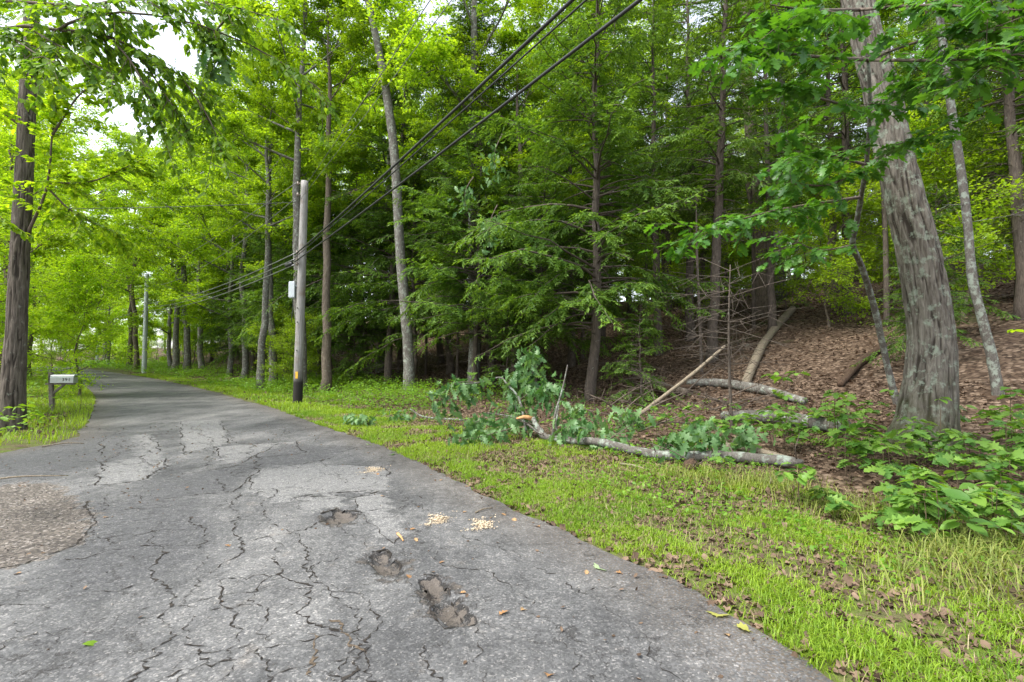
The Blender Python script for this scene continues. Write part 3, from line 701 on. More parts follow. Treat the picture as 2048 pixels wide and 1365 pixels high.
# ---- hemlocks along the wood's edge and on the slope
HG = 'hemlocks along the roadside edge of the wood'
for x, y, k, s, label in [
    (2.5, 16.45, 'h0', 1.0, 'full green hemlock with drooping boughs behind the fallen limb, nearest of the conifers'),
    (-.81, 21.2, 'h1', .95, 'hemlock with straight bare lower stem left of the nearest drooping hemlock'),
    (-1.7, 22.7, 'h1', 1.0, 'slim brown hemlock close behind another stem left of the drooping hemlock'),
    (-6.25, 25.8, 'h1', 1.05, 'dark-stemmed hemlock at the edge of the brown slope right of the wooden utility pole'),
    (-7.6, 35.0, 'h3', 1.05, 'hemlock farther up the slope seen right of the wooden utility pole'),
    (-3.3, 27.5, 'h0', 1.1, 'dense hemlock between the wooden utility pole and the drooping hemlock'),
    (-10.4, 29.5, 'h0', .95, 'hemlock with low sprays directly behind the wooden utility pole'),
    (-14.0, 33.0, 'h2', 1.1, 'bushy hemlock left of the wooden utility pole'),
    (-17.8, 37.8, 'h0', .95, 'hemlock with low boughs over the bank left of the wooden utility pole'),
    (-21.5, 42.6, 'h2', 1.2, 'broad hemlock on the bank midway between two utility poles'),
    (-25.6, 46.4, 'h0', 1.0, 'dark hemlock on the bank just right of the pale grey utility pole'),
    (-4.6, 23.6, 'h5', 1.0, 'leafy hemlock with hanging sprays at the foot of the brown slope'),
    (-1.3, 19.6, 'h5', .95, 'dense mid-green hemlock just left of the nearest drooping hemlock'),
    (.9, 18.6, 'h5', .8, 'short hemlock filling the gap beside the nearest drooping hemlock'),
    (-8.0, 28.2, 'h5', 1.05, 'light green hemlock right behind the wooden utility pole'),
    (-11.9, 31.2, 'h5', 1.1, 'hemlock with hanging sprays just left behind the wooden utility pole'),
    (-15.6, 35.4, 'h5', 1.1, 'light green hemlock on the bank well left of the wooden utility pole'),
    (-19.6, 40.2, 'h5', 1.2, 'hemlock with low sprays on the bank before the pale utility pole'),
    
    (6.86, 17.6, 'h3', .9, 'tall dark hemlock with bare dead lower twigs right of the drooping hemlock'),
    (7.9, 22.6, 'h3', .95, 'brown-stemmed hemlock behind the one with dead lower twigs'),
    (4.6, 26.5, 'h3', 1.0, 'hemlock on the slope behind the drooping hemlock')]:
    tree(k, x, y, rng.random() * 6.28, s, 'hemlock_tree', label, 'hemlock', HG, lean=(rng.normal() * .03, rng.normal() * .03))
for x, y, k, s in [(-19, 48, 'h2', 1.3), (-28, 54, 'h0', 1.1), (-34, 58, 'h2', 1.2), (1.2, 35, 'h1', 1.1), (9.5, 31, 'h3', 1.0),
                   (13.5, 20.5, 'h3', .95), (16.5, 26, 'h3', 1.0), (12.8, 34, 'h3', 1.0), (5.2, 39, 'h1', 1.0), (18.5, 33, 'h3', 1.1), (20, 22, 'h1', .9), (24, 29, 'h3', 1.0),
                   (14.5, 14.5, 'h3', .85), (17.5, 17.5, 'h1', .9), (-1.5, 48, 'h3', 1.1), (9, 48, 'h3', 1.0), (17, 44, 'h3', 1.0), (-9, 52, 'h1', 1.1), (3.6, 31.5, 'h3', .9), (11.0, 27.5, 'h1', .8), (8.8, 38, 'h3', .95),
                   (-4.4, 31.5, 'h3', 1.0), (-15.8, 38.8, 'h0', 1.05), (-20.0, 44.0, 'h1', 1.1), (-1.2, 30, 'h3', .95), (2.6, 22.4, 'h1', .9), (6.0, 21, 'h3', .85), (-24, 51, 'h2', 1.2), (-30, 56, 'h0', 1.2), (10.4, 20.4, 'h3', .8), (22.5, 18.5, 'h1', .9), (26, 23, 'h0', 1.0)]:
    tree(k, x, y, rng.random() * 6.28, s, 'hemlock_tree', 'dark hemlock back on the wooded slope, ' + where(x, y), 'hemlock', 'hemlocks back on the slope')
for x, y, s, label in [(9.8, 12.6, .55, 'low young hemlock spreading behind the big leaning oak'), (11.6, 14.0, .7, 'young hemlock with dark sprays at the right edge of the picture'),
                       (-8.6, 27.6, .75, 'young hemlock at the foot of the bank right of the wooden utility pole'), (3.6, 14.2, .5, 'small dark hemlock sprawling right of the drooping hemlock stem'),
                       (-.2, 18.6, .6, 'small hemlock among bare stems left of the drooping hemlock'), (13.2, 24.6, .5, 'mossy young hemlock at the top of the leafy slope')]:
    tree('h4', x, y, rng.random() * 6.28, s, 'young_hemlock', label, 'hemlock', 'young hemlocks under the trees')

# ---- tall broadleaved trees with visible stems
BG = 'tall broadleaved trees rising through the hemlocks'
for x, y, k, s, bk, lean, label in [
    (-9.62, 23.4, 'm4', .9, 'bark_grey', 0, 'tall grey stem rising straight behind the wooden utility pole'),
    (-8.3, 23.0, 'm4', .8, 'bark_brown', .01, 'tall brownish stem just right of the wooden utility pole'),
    (-12.9, 26.3, 'm4', .72, 'bark_grey', -.01, 'slim mottled stem left of the wooden utility pole'),
    (-13.0, 28.0, 'm4', .8, 'bark_grey', .02, 'pale stem just left of the wooden utility pole'),
    (-1.55, 20.8, 'm4', .95, 'bark_grey', 0, 'lichen-grey tree standing straight near the middle under the cables'),
    (.1, 20.4, 'm4', .62, 'bark_brown', 0, 'thin reddish stem right of the straight lichen-grey tree'),
    (-30.8, 47.0, 'm0', 1.1, 'bark_grey', .01, 'left stem of the pair of pale grey trees behind the pale utility pole'),
    (-30.0, 47.4, 'm4', 1.1, 'bark_grey', .02, 'right stem of the pair of pale grey trees behind the pale utility pole'),
    (-38.8, 53.0, 'm1', 1.2, 'bark_brown', .02, 'dark-stemmed tree on the bank left of the pale utility pole'),
    (-42.5, 57.0, 'm0', 1.1, 'bark_brown', .04, 'thin dark tree on the bank farthest left beyond the pale utility pole'),
    (12.0, 24.4, 'm4', 1.35, 'bark_brown', 0, 'stout straight brown trunk at the top of the leafy slope'),
    (14.4, 27.4, 'm4', 1.15, 'bark_grey', 0, 'paler straight trunk right of the stout one on the leafy slope'),
    (17.2, 17.0, 'm4', .9, 'bark_brown', 0, 'thick dark trunk at the right edge of the picture'),
    ]:
    tree(k, x, y, rng.random() * 6.28, s, 'broadleaf_tree', label, 'tree', BG, bk, 'maple', (0, lean))
# ---- sunlit maples left of the road and closing its far end
YG = 'bright maples left of the road'
for x, y, k, s, label in [
    (-20.5, 20.6, 'm2', .72, 'bright yellow-green maple behind the mailbox'), (-16.5, 14.6, 'm2', .55, 'yellow-green maple just behind the big trunk at the left edge'),
    (-26.5, 27.5, 'm2', 1.0, 'yellow-green maple overhanging the road past the mailbox')]:
    tree(k, x, y, rng.random() * 6.28, s, 'maple_tree', label, 'maple', YG, 'bark_brown', 'yellow')
for x, y, k, s in [(-34, 36, 'm2', 1.0), (-41.5, 43, 'm1', 1.0), (-50, 51, 'm2', 1.1), (-60, 60, 'm1', 1.1), (-71, 71, 'm2', 1.1), (-83, 81, 'm1', 1.1), (-31, 26, 'm1', 1.1),
                   (-50, 42, 'm1', 1.2), (-66, 54, 'm2', 1.2), (-85, 70, 'm1', 1.2), (-100, 95, 'm2', 1.2)]:
    tree(k, x, y, rng.random() * 6.28, s, 'maple_tree', 'bright yellow-green maple in the wood left of the road', 'maple', YG, 'bark_brown', 'yellow')
for x, y, k, s in [(-60, 76, 'm1', 1.1), (-70, 88, 'm0', 1.2), (-82, 103, 'm2', 1.2), (-98, 112, 'm1', 1.2), (-96, 124, 'm2', 1.3), (-112, 122, 'm1', 1.3), (-52, 66, 'm2', 1.0), (-47, 72, 'm1', 1.2), (-58, 88, 'm0', 1.2), (-36, 66, 'm1', 1.2), (-44, 84, 'm0', 1.3), (-78, 118, 'm1', 1.3), (-22, 54, 'm1', 1.35), (-31, 62, 'm0', 1.4), (-14, 52, 'm1', 1.3), (-39, 64, 'm2', 1.35), (-26, 60, 'm2', 1.3), (-18, 60, 'm0', 1.5), (-50, 78, 'm2', 1.4), (-92, 136, 'm2', 1.4), (-112, 142, 'm2', 1.4), (-128, 134, 'm2', 1.3), (-120, 118, 'm2', 1.3), (-140, 160, 'm2', 1.5), (-160, 150, 'm2', 1.5)]:
    tree(k, x, y, rng.random() * 6.28, s, 'maple_tree', 'light green maple crowding the far bend of the road', 'maple', 'maples at the far bend', 'bark_grey', 'yellow')
for x, y, k, s in [(-8.4, 32.5, 'm1', 1.15), (2.4, 37, 'm2', 1.25), (6.4, 33.6, 'm1', 1.1), (-12.8, 31.4, 'm1', 1.0), (-18.6, 35.8, 'm1', 1.05), (-22, 40, 'm2', 1.1), (12, 40, 'm2', 1.2), (20, 38, 'm2', 1.1), (26, 34, 'm2', 1.0), (30, 28, 'm2', 1.0), (-27, 44.6, 'm1', 1.1), (-34, 51, 'm2', 1.1)]:
    tree(k, x, y, rng.random() * 6.28, s, 'broadleaf_tree', 'leafy green tree mixed in with the hemlocks, ' + where(x, y), 'tree', 'leafy trees mixed in with the hemlocks', 'bark_grey', 'maple')
# ---- low leafy growth closing the view under the crowns
rb = random.Random(4)
for i in range(30):
    yy = rb.uniform(36, 118); s_ = np.interp(yy, EDGE[:, 1], _cum); dd = rb.uniform(7, 16) if i % 2 else -rb.uniform(7.5, 15)
    h_ = head(np.array([s_]))[0]; x = np.interp(s_, _cum, EDGE[:, 0]) + h_[1] * dd; y = np.interp(s_, _cum, EDGE[:, 1]) - h_[0] * dd
    tree('m3', x, y, rb.random() * 6.28, rb.uniform(.6, 1.1), 'maple_sapling', 'bushy sapling far along the ' + ('right bank' if dd > 0 else 'left side') + ' of the road', 'sapling', 'bushy saplings far along the road', 'bark_brown', 'yellow')
for i in range(60):
    x = rb.uniform(-14, 42); y = rb.uniform(31, 62); d = road_coords(x, y)[1][0]
    if d < 17 or x / y > 1.15: continue
    tree('m3', x, y, rb.random() * 6.28, rb.uniform(.7, 1.25), 'maple_sapling', 'light green undergrowth sapling beyond the slope, ' + where(x, y), 'sapling', 'undergrowth saplings beyond the slope', 'bark_brown', 'maple')
# ---- canopy behind the hemlocks
def scatter_back(n, seed):
    r = random.Random(seed); out = []
    while len(out) < n:
        x = r.uniform(-45, 75); y = r.uniform(30, 110)
        s, d = road_coords(x, y); d = d[0]
        if d < 20 or abs(x / y) > 1.25: continue
        if any((x - a) ** 2 + (y - b) ** 2 < 24 for a, b in out): continue
        out.append((x, y))
    return out
for i, (x, y) in enumerate(scatter_back(72, 5)):
    k = ['m0', 'm1', 'm4', 'm2', 'h1', 'm2'][i % 6]
    hem = k[0] == 'h'
    tree(k, x, y, rng.random() * 6.28, rng.uniform(.85, 1.2), 'hemlock_tree' if hem else 'woodland_tree',
         'dark hemlock back on the wooded slope, ' + where(x, y) if hem else 'green broadleaved tree deep in the wood, ' + where(x, y),
         'hemlock' if hem else 'tree', 'hemlocks back on the slope' if hem else 'trees deep in the wood', 'bark_hem' if hem else 'bark_grey', 'hemlock' if hem else 'maple')
for x, y, s, yl, label in [(-10.4, 25.2, .5, 0, 'small light green maple left behind the wooden utility pole'), (-12.6, 28.4, .6, 0, 'bright leafy sapling left of the wooden utility pole'),
                       (-40.5, 47.0, .8, 1, 'leafy sapling on the bank far along the road'), (-18.2, 21.6, .8, 1, 'young yellow-green maple behind the mailbox post'),
                       (-14.6, 12.6, .8, 1, 'leafy young maple hugging the left edge of the picture'), (-36, 40.0, .7, 1, 'yellow-green bush on the left side of the road past the mailbox'),
                       (16, 21, .9, 0, 'pale green understorey sapling right of the stout trunk on the slope'), (11.8, 19.0, .8, 0, 'light green sapling spreading high behind the leaning oak'),
                       (-48, 53.5, .9, 1, 'bushy sapling at the left of the far bend'), (9.4, 26, .8, 0, 'light green sapling left of the stout trunk on the slope'), (20, 26.5, 1.0, 0, 'bright sapling on the hilltop behind the leaning oak'),
                       (14.5, 16.4, .9, 0, 'light green sapling at the right edge behind the slim lichened stem')]:
    tree('m3', x, y, rng.random() * 6.28, s, 'maple_sapling', label, 'sapling', 'maple saplings under the trees', 'bark_brown', 'yellow' if yl else 'maple')

# ---------------------------------------------------------------- trees built stem by stem
def stem_mesh(P, rad, n=40, sides=20, seed=0, ridge=.0, wob=.02, base=(0, 0, 0)):
    """a single bending stem; ridge > 0 raises real bark ridges"""
    C = curve(P, n); rr = resamp(rad, n)
    V, F = tube(C - np.array(base), rr, sides, wob=0 if ridge else wob, seed=seed)
    if ridge:
        k = n * sides; L_ = np.concatenate([[0], np.cumsum(np.linalg.norm(np.diff(C, axis=0), axis=1))])
        a = np.tile(np.arange(sides), n) / sides * 2 * np.pi; h = np.repeat(L_, sides); r0 = np.repeat(rr, sides)
        nn = 0; ang = (a + np.pi) % (2 * np.pi) + .05 * np.sin(h * 2.1) + .03 * np.sin(h * 5.3)
        circ = 2 * np.pi * np.median(rr)
        for f, amp in ((1 / .06, .6), (1 / .034, .4)):
            v = vnoise(ang / (2 * np.pi) * circ * f + 30, h * f * .11 + 11 + .6 * vnoise(ang * 9, h * 3))
            nn = nn + amp * sstep(.0, .42, np.abs(v - .5) * 2)
        flare = np.exp(-h / .35) * .12 * np.cos(a * 5 + .6)
        ctr = np.repeat(C - np.array(base), sides, 0)
        V[:k] = ctr + (V[:k] - ctr) * (1 + ridge * (nn - .6) / r0 + flare)[:, None]
        return V, F, np.concatenate([nn, [.5, .5]])
    return V, F

def leaf_meshes(tpl, mat, name='leaf'):
    out = []
    for t in (.1, .35, .6, .9):
        me = mesh_np(name, tpl[0], tpl[1], np.full(len(tpl[0]), t)); me.materials.append(M[mat]); out.append(me)
    return out
LEAF = {'oak': leaf_meshes(OAK, 'oak'), 'beech': leaf_meshes(OVATE, 'beech'), 'cut': leaf_meshes(OAKD, 'oakwilt'), 'seed_oak': leaf_meshes(OAK, 'seedling'),
        'seed_maple': leaf_meshes(MAPLE, 'seedling'), 'seed_oval': leaf_meshes(OVATE, 'seedling'), 'yellow': leaf_meshes(OVATE, 'yellow')}
def put_leaf(meshes, parent, p, Mx, s, i):
    m = Matrix([[*(Mx[r_] * s), p[r_]] for r_ in range(3)] + [[0, 0, 0, 1]])
    o = bpy.data.objects.new('leaf', meshes[i % 4]); col.objects.link(o); o.parent = parent; o.matrix_basis = m
    return o

def boughs(lines, r, per_m, leaf, spread=.35, droop=.1, sub=6, subl=.6, rad=.012, flat=.4):
    """wood and leaf poses of leafy boughs along polylines (local coordinates)"""
    wood = MB(); pos = []; dr = []; up = []
    for ln in lines:
        C = curve(ln, 10); L_ = np.linalg.norm(np.diff(C, axis=0), axis=1).sum()
        wood.add(*tube(C, np.linspace(rad + .004 * L_, .005, 10), 6, cap=False))
        seg = []
        for k in range(int(sub * L_)):
            t = .15 + .85 * r.random(); q = np.array([np.interp(t * 9, range(10), C[:, c]) for c in range(3)])
            tg = unit(C[-1] - C[0]); d = unit(tg + r.standard_normal(3) * (.9, .9, .3) - UP * droop * 2); l2 = subl * (.4 + .8 * r.random())
            e = q + d * l2 - UP * droop * l2
            wood.add(*tube(np.array([q, (q + e) / 2 + UP * .03, e]), [.006, .004, .002], 3, cap=False)); seg.append((q, e))
        seg.append((C[5], C[-1]))
        n = int(per_m * L_)
        k = r.integers(0, len(seg), n); a = np.array([s_[0] for s_ in seg])[k]; b = np.array([s_[1] for s_ in seg])[k]
        t = r.random((n, 1)) ** .7
        d = unit(b - a); sd = unit(np.cross(UP, d)) * np.where(r.random((n, 1)) < .5, 1, -1)
        pos.append(a + (b - a) * t + r.standard_normal((n, 3)) * .02); dr.append(d * .7 + sd * .8 + r.standard_normal((n, 3)) * .25 - UP * droop * 1.5)
        up.append(UP + r.standard_normal((n, 3)) * flat)
    pos = np.concatenate(pos); Mx = frames(np.concatenate(dr), np.concatenate(up)); sz = leaf * (.65 + .6 * r.random(len(pos)))
    return wood, pos, Mx, sz
def leafy(parent, key, tpl, mat, wood, pos, Mx, sz, r, limit=300, origin=None, wood_mat='twig', wood_name='bough'):
    """the leaves nearest the viewer become leaf parts, the rest one crown"""
    obj(wood_name, wood.mesh(wood_name), M[wood_mat], parent)
    org = Vector(parent.location)
    dist = np.linalg.norm(pos + np.array(org) - np.array([0, 0, 1.5]), axis=1) / sz
    o = np.argsort(dist)
    for n, i in enumerate(o[:limit]): put_leaf(LEAF[key], parent, pos[i], Mx[i], sz[i], int(r.integers(0, 4)))
    rest = o[limit:]
    if len(rest):
        mb = MB(); scatter(mb, tpl, pos[rest], Mx[rest], sz[rest], r.random(len(rest)))
        c = obj('crown', mb.mesh('crown'), M[mat], parent); c['kind'] = 'stuff'

# the big leaning oak
OB = np.array([6.09, 7.7, gz1(6.09, 7.7)])
oakP = [(6.09, 7.7, -.1), (6.11, 7.7, .2), (6.19, 7.7, .64), (6.27, 7.7, 1.24), (6.31, 7.7, 1.84), (6.25, 7.7, 2.52), (6.15, 7.7, 3.2), (5.98, 7.7, 3.97), (5.82, 7.7, 4.82), (5.65, 7.7, 5.76), (5.48, 7.7, 6.47), (5.35, 7.7, 7.11),
        (5.1, 7.9, 8.4), (4.9, 8.2, 10), (4.8, 8.4, 12.5)]
oakR = [.62, .50, .375, .315, .285, .27, .26, .245, .235, .222, .205, .19, .17, .13, .08]
t = thing('oak_tree', 'massive leaning oak with ridged lichened bark and mossy flared foot', 'oak', OB)
wood = MB(); wood.add(*stem_mesh(oakP, oakR, 330, 150, 3, .034, base=OB))
obj('trunk', wood.mesh('trunk', True), M['bark_oak'], t)
r = np.random.default_rng(31)
lm = [np.array([(5.0, 8.0, 9.2), (6.3, 9.2, 10.2), (7.6, 10.4, 10.6)]), np.array([(4.9, 8.2, 10), (3.4, 9.2, 11), (2.2, 10.4, 11.2)]), np.array([(4.85, 8.3, 11.2), (5.6, 7.2, 12.4), (6.8, 6.4, 13)]), np.array([(4.8, 8.4, 12), (4.2, 9.6, 13.5), (3.8, 10.8, 14.5)])]
w, pos, Mx, sz = boughs([a - OB for a in lm], r, 380, .17, sub=7, subl=1.2, rad=.05)
leafy(t, 'oak', DIAM, 'oak', w, pos, Mx, sz, r, 0)

# trunk at the left edge
LB = np.array([-10.62, 10.9, gz1(-10.62, 10.9)])
lp = [(-10.64, 10.9, -.2), (-10.62, 10.9, .1), (-10.59, 10.9, 1.13), (-10.57, 10.9, 2.3), (-10.56, 10.9, 3.91), (-10.54, 10.9, 5.55), (-10.53, 10.9, 7.2), (-10.51, 10.9, 8.76), (-10.51, 10.9, 10.34), (-10.4, 11, 13)]
t = thing('ash_tree', 'tall straight trunk with furrowed brown bark at the left edge by the drive', 'tree', LB)
wood = MB(); wood.add(*stem_mesh(lp, [.33, .255, .195, .175, .162, .15, .142, .132, .12, .07], 220, 90, 5, .022, base=LB))
obj('trunk', wood.mesh('trunk', True), M['bark_ash'], t)
r = np.random.default_rng(32)
lm = [np.array([(-10.4, 10.9, 4.3), (-9.85, 10.7, 5.2), (-9.5, 10.4, 6.4), (-9.3, 10.3, 7.2)]), np.array([(-9.8, 10.7, 5.3), (-8.8, 10.6, 5.3), (-7.6, 10.4, 5.7)]), np.array([(-9.5, 10.4, 6.2), (-8.7, 10.1, 6.9), (-8.0, 10, 7.2)]),
      np.array([(-10.5, 10.9, 7.5), (-9.6, 10.0, 8.4), (-8.6, 9.2, 8.6)]), np.array([(-10.5, 10.9, 6.5), (-11.2, 10.2, 7.2), (-11.8, 9.8, 7.4)]), np.array([(-10.4, 10.8, 4.2), (-10.2, 10.0, 4.4), (-9.9, 9.4, 4.2)]),
      np.array([(-10.5, 10.9, 9.5), (-9.4, 11.4, 10.6), (-8.4, 11.9, 11)]), np.array([(-9.85, 10.7, 5.2), (-9.4, 10.9, 4.7), (-8.6, 11.2, 4.3)])]
w, pos, Mx, sz = boughs([a - LB for a in lm], r, 330, .13, sub=7, subl=.9, rad=.02)
leafy(t, 'yellow', OVATE, 'yellow', w, pos, Mx, sz, r, 160)

# beech just outside the frame, its boughs reach across the upper left
BB = np.array([-9.6, 6.4, gz1(-9.6, 6.4)])
t = thing('beech_tree', 'beech whose long leafy boughs sweep across the upper left of the view', 'beech', BB)
wood = MB(); wood.add(*stem_mesh([(-9.7, 6.4, -.2), (-9.6, 6.4, 2), (-9.5, 6.4, 5), (-9.5, 6.4, 9), (-9.4, 6.5, 11)], [.3, .24, .21, .16, .08], 40, 20, base=BB))
obj('trunk', wood.mesh('trunk', True), M['bark_grey'], t)
bl = [[(-9.5, 6.4, 5.0), (-8.3, 6.4, 5.45), (-6.57, 6.4, 5.8), (-5.74, 6.3, 5.69), (-5.17, 6.3, 5.66), (-4.81, 6.4, 5.49), (-4.38, 6.6, 5.29), (-3.89, 6.8, 4.99)],
      [(-5.74, 6.3, 5.69), (-5.44, 6.2, 5.75), (-5.1, 6.2, 5.82), (-4.72, 6.2, 5.85), (-4.01, 6.4, 5.83), (-3.29, 6.8, 5.68), (-2.68, 7.0, 5.3)],
      [(-9.5, 6.4, 5.9), (-7.5, 6.2, 6.1), (-5.51, 6.2, 5.92), (-4.89, 6.2, 6.01), (-4.01, 6.4, 6.16), (-3.07, 6.6, 6.03)],
      [(-5.17, 6.3, 5.66), (-4.74, 6.2, 5.25), (-4.47, 6.2, 4.74), (-4.34, 6.3, 4.28)], [(-4.81, 6.4, 5.49), (-4.5, 6.5, 4.97), (-4.22, 6.6, 4.48)],
      [(-4.38, 6.6, 5.29), (-3.97, 6.6, 4.68), (-3.83, 6.6, 4.28)], [(-6.57, 6.4, 5.8), (-5.79, 6.0, 5.25), (-5.24, 5.8, 4.95)], [(-6.09, 6.3, 5.71), (-5.25, 6.0, 5.19), (-4.76, 6.0, 4.94)],
      [(-7, 6.2, 5.75), (-6.4, 5.8, 5.2), (-5.9, 5.5, 4.6)]]
r = np.random.default_rng(33)
w, pos, Mx, sz = boughs([np.array(a) - BB for a in bl], r, 210, .10, sub=10, subl=.55, droop=.28, rad=.006)
leafy(t, 'beech', OVATE, 'beech', w, pos, Mx, sz, r, 300)

# crooked oak sapling in front of the big oak, spreading its layered leaves over the upper right
CB = np.array([7.87, 10.5, gz1(7.87, 10.5)])
t = thing('oak_sapling', 'crooked lichened oak sapling with layered leaves spreading over the upper right', 'oak', CB)
cp = [(7.9, 10.5, .4), (7.87, 10.5, .61), (7.62, 10.4, 1.4), (7.11, 10.0, 2.53), (6.55, 9.5, 3.23), (6.04, 9.0, 3.58), (5.91, 8.7, 3.86), (5.73, 8.3, 4.21), (5.48, 7.8, 4.55), (5.13, 7.2, 5.05), (4.84, 6.8, 5.61), (4.61, 6.6, 6.17)]
wood = MB(); wood.add(*stem_mesh(cp, [.085, .07, .06, .056, .052, .048, .044, .038, .032, .026, .02, .01], 60, 14, wob=.05, base=CB))
obj('trunk', wood.mesh('trunk', True), M['bark_limb'], t)
bl = [[(5.48, 7.8, 4.55), (4.22, 6.8, 4.3), (3.19, 6.0, 3.85)], [(5.48, 7.8, 4.55), (4.28, 6.8, 3.89), (3.41, 6.2, 3.71)], [(5.48, 7.8, 4.55), (5.09, 6.6, 4.35), (4.99, 6.0, 4.21)],
      [(5.13, 7.2, 5.05), (3.74, 6.0, 4.64), (2.89, 5.4, 4.43)], [(5.13, 7.2, 5.05), (4.82, 6.0, 4.76), (4.71, 5.2, 4.48)], [(4.84, 6.8, 5.61), (3.23, 5.6, 4.94), (2.33, 5.0, 4.68)],
      [(4.84, 6.8, 5.61), (4.47, 5.4, 4.99), (4.46, 4.6, 4.56)], [(4.61, 6.6, 6.17), (4.32, 5.2, 5.23), (4.59, 4.5, 4.68)], [(4.61, 6.6, 6.17), (3.23, 5.4, 5.32), (2.59, 5.0, 5.09)],
      [(5.73, 8.3, 4.21), (3.71, 7.0, 3.61), (2.21, 6.0, 3.05)], [(4.84, 6.8, 5.61), (4.38, 5.0, 4.52), (4.57, 4.5, 4.27)], [(6.04, 9.0, 3.58), (5.2, 8.6, 3.4), (4.4, 8.2, 3.55)]]
r = np.random.default_rng(34)
w, pos, Mx, sz = boughs([np.array(a) - CB for a in bl], r, 85, .17, sub=7, subl=.6, droop=.06, flat=.28)
leafy(t, 'oak', OAK, 'oak', w, pos, Mx, sz, r, 300)

# slim stems
def slim(name, label, P, rad, bark, sides=14, cat='tree', crown=None, n=50):
    B = np.array([P[0][0], P[0][1], gz1(P[0][0], P[0][1])])
    t = thing(name, label, cat, B)
    Q = [(P[0][0], P[0][1], B[2] - .3)] + [tuple(p) for p in P[1:]]
    wood = MB(); wood.add(*stem_mesh(Q, rad, n, sides, wob=.035, base=B))
    r = np.random.default_rng(abs(hash(label)) % 1000 if False else len(label) * 7)
    if crown:
        for k in range(crown[1]):
            f = crown[2] + (1 - crown[2]) * r.random(); C = curve(Q, 30); q = C[int(f * 29)] - B
            a = r.random() * 6.28; e = q + np.array([math.cos(a), math.sin(a), .3 - .7 * r.random()]) * (.3 + crown[3] * r.random())
            m = (q + e) / 2 + UP * .06 + r.standard_normal(3) * .09
            wood.add(*tube(np.array([q, m, e]), [.008, .005, .002], 4, cap=False))
            for j in range(3):
                e2 = m + unit(e - q + r.standard_normal(3) * .6) * (.2 + .4 * r.random()); wood.add(*tube(np.array([m, e2]), [.006, .003], 3, cap=False))
    obj('trunk', wood.mesh('trunk', True), M[bark], t)
    if crown and crown[0]:
        top = curve(Q, 30)[-1] - B
        lines = [np.array([top * .97, top + np.array([math.cos(a) * 1.2, math.sin(a) * 1.2, .5]), top + np.array([math.cos(a) * 2.4, math.sin(a) * 2.4, .7])]) for a in np.arange(0, 6.2, .9)]
        w, pos, Mx, sz = boughs(lines, r, 300, .15, sub=6, subl=1.0, rad=.02)
        leafy(t, 'oak', DIAM, crown[0], w, pos, Mx, sz, r, 0)
    return t
slim('broadleaf_tree', 'slim pale lichened stem bending left, right of the big leaning oak', [(9.31, 9.8, .8), (9.19, 9.8, 1.55), (9.05, 9.8, 2.22), (8.87, 9.8, 3.09), (8.81, 9.8, 4.16), (8.71, 9.8, 5.34), (8.56, 9.8, 6.62), (8.45, 9.8, 7.83), (8.35, 9.8, 9.14), (8.3, 9.9, 11)],
     [.10, .085, .078, .075, .072, .07, .066, .062, .055, .03], 'bark_limb', crown=('maple', 10, .4, 1.2))
slim('broadleaf_tree', 'tall pale oak stem leaning left high above the hemlocks', [(-4.20, 21.0, 0.29), (-4.25, 21.0, 2.01), (-4.63, 21.0, 6.15), (-4.88, 21.0, 9.93), (-5.21, 21.0, 12.48), (-5.65, 21.0, 14.84), (-6.10, 21.0, 16.79), (-6.54, 21.0, 18.53)],
     [.26, .22, .2, .185, .17, .15, .13, .08], 'bark_grey', crown=('maple', 8, .5, 3.0))
slim('dead_snag', 'broken dead stem with peeling orange bark among the hemlocks', [(.2, 24.0, .5), (.2, 24.0, 3), (.22, 24.0, 5.5), (.3, 24.0, 8.6)], [.2, .17, .15, .08], 'orange_wood', crown=(None, 14, .3, .8), cat='dead tree')
slim('dead_sapling', 'thin dead conifer with bare lichened twigs between the fallen logs', [(4.26, 9.96, .2), (4.22, 9.95, 1.2), (4.2, 9.9, 2.2), (4.25, 9.9, 3.4)], [.034, .03, .022, .008], 'bark_hem', 8, 'dead tree', (None, 60, .1, 1.1), 20)
slim('dead_sapling', 'thin dead conifer with bare twigs right of the drooping hemlock', [(6.0, 16.2, 1), (5.95, 16.2, 3), (5.9, 16.2, 5), (5.9, 16.2, 7)], [.06, .05, .04, .012], 'bark_hem', 8, 'dead tree', (None, 44, .1, 1.2), 24)
for i, (x, y, h, rr) in enumerate([(-4.9, 29, 7, .09), (-1.1, 25.4, 8, .1), (-2.6, 24.2, 8, .08), (2.0, 28, 9, .1), (5.6, 31, 9, .11), (9.9, 33.5, 9, .12), (12.5, 29.8, 9, .11), (-6.9, 31, 8, .1), (15.8, 31, 10, .15), (18.8, 28, 10, .16), (7.1, 27, 8, .09), (10.4, 22, 8, .09), (3.2, 23.4, 8, .1),
                                  (-13.2, 37, 8, .12), (-16.2, 40, 8, .12), (-20, 44, 8, .13), (12.9, 17.6, 8, .1), (16.4, 19.8, 8, .12), (-9, 38, 8, .13), (-24, 49, 8, .14)]):
    slim('bare_stem', 'thin bare conifer stem in the shade, ' + where(x, y), [(x, y, 0), (x + .05, y, gz1(x, y) + h * .4), (x - .05, y, gz1(x, y) + h)], [rr, rr * .8, rr * .5], 'bark_hem', 8, 'tree stem', (None, 22, .12, 1.1), 12)['group'] = 'bare stems in the shade'

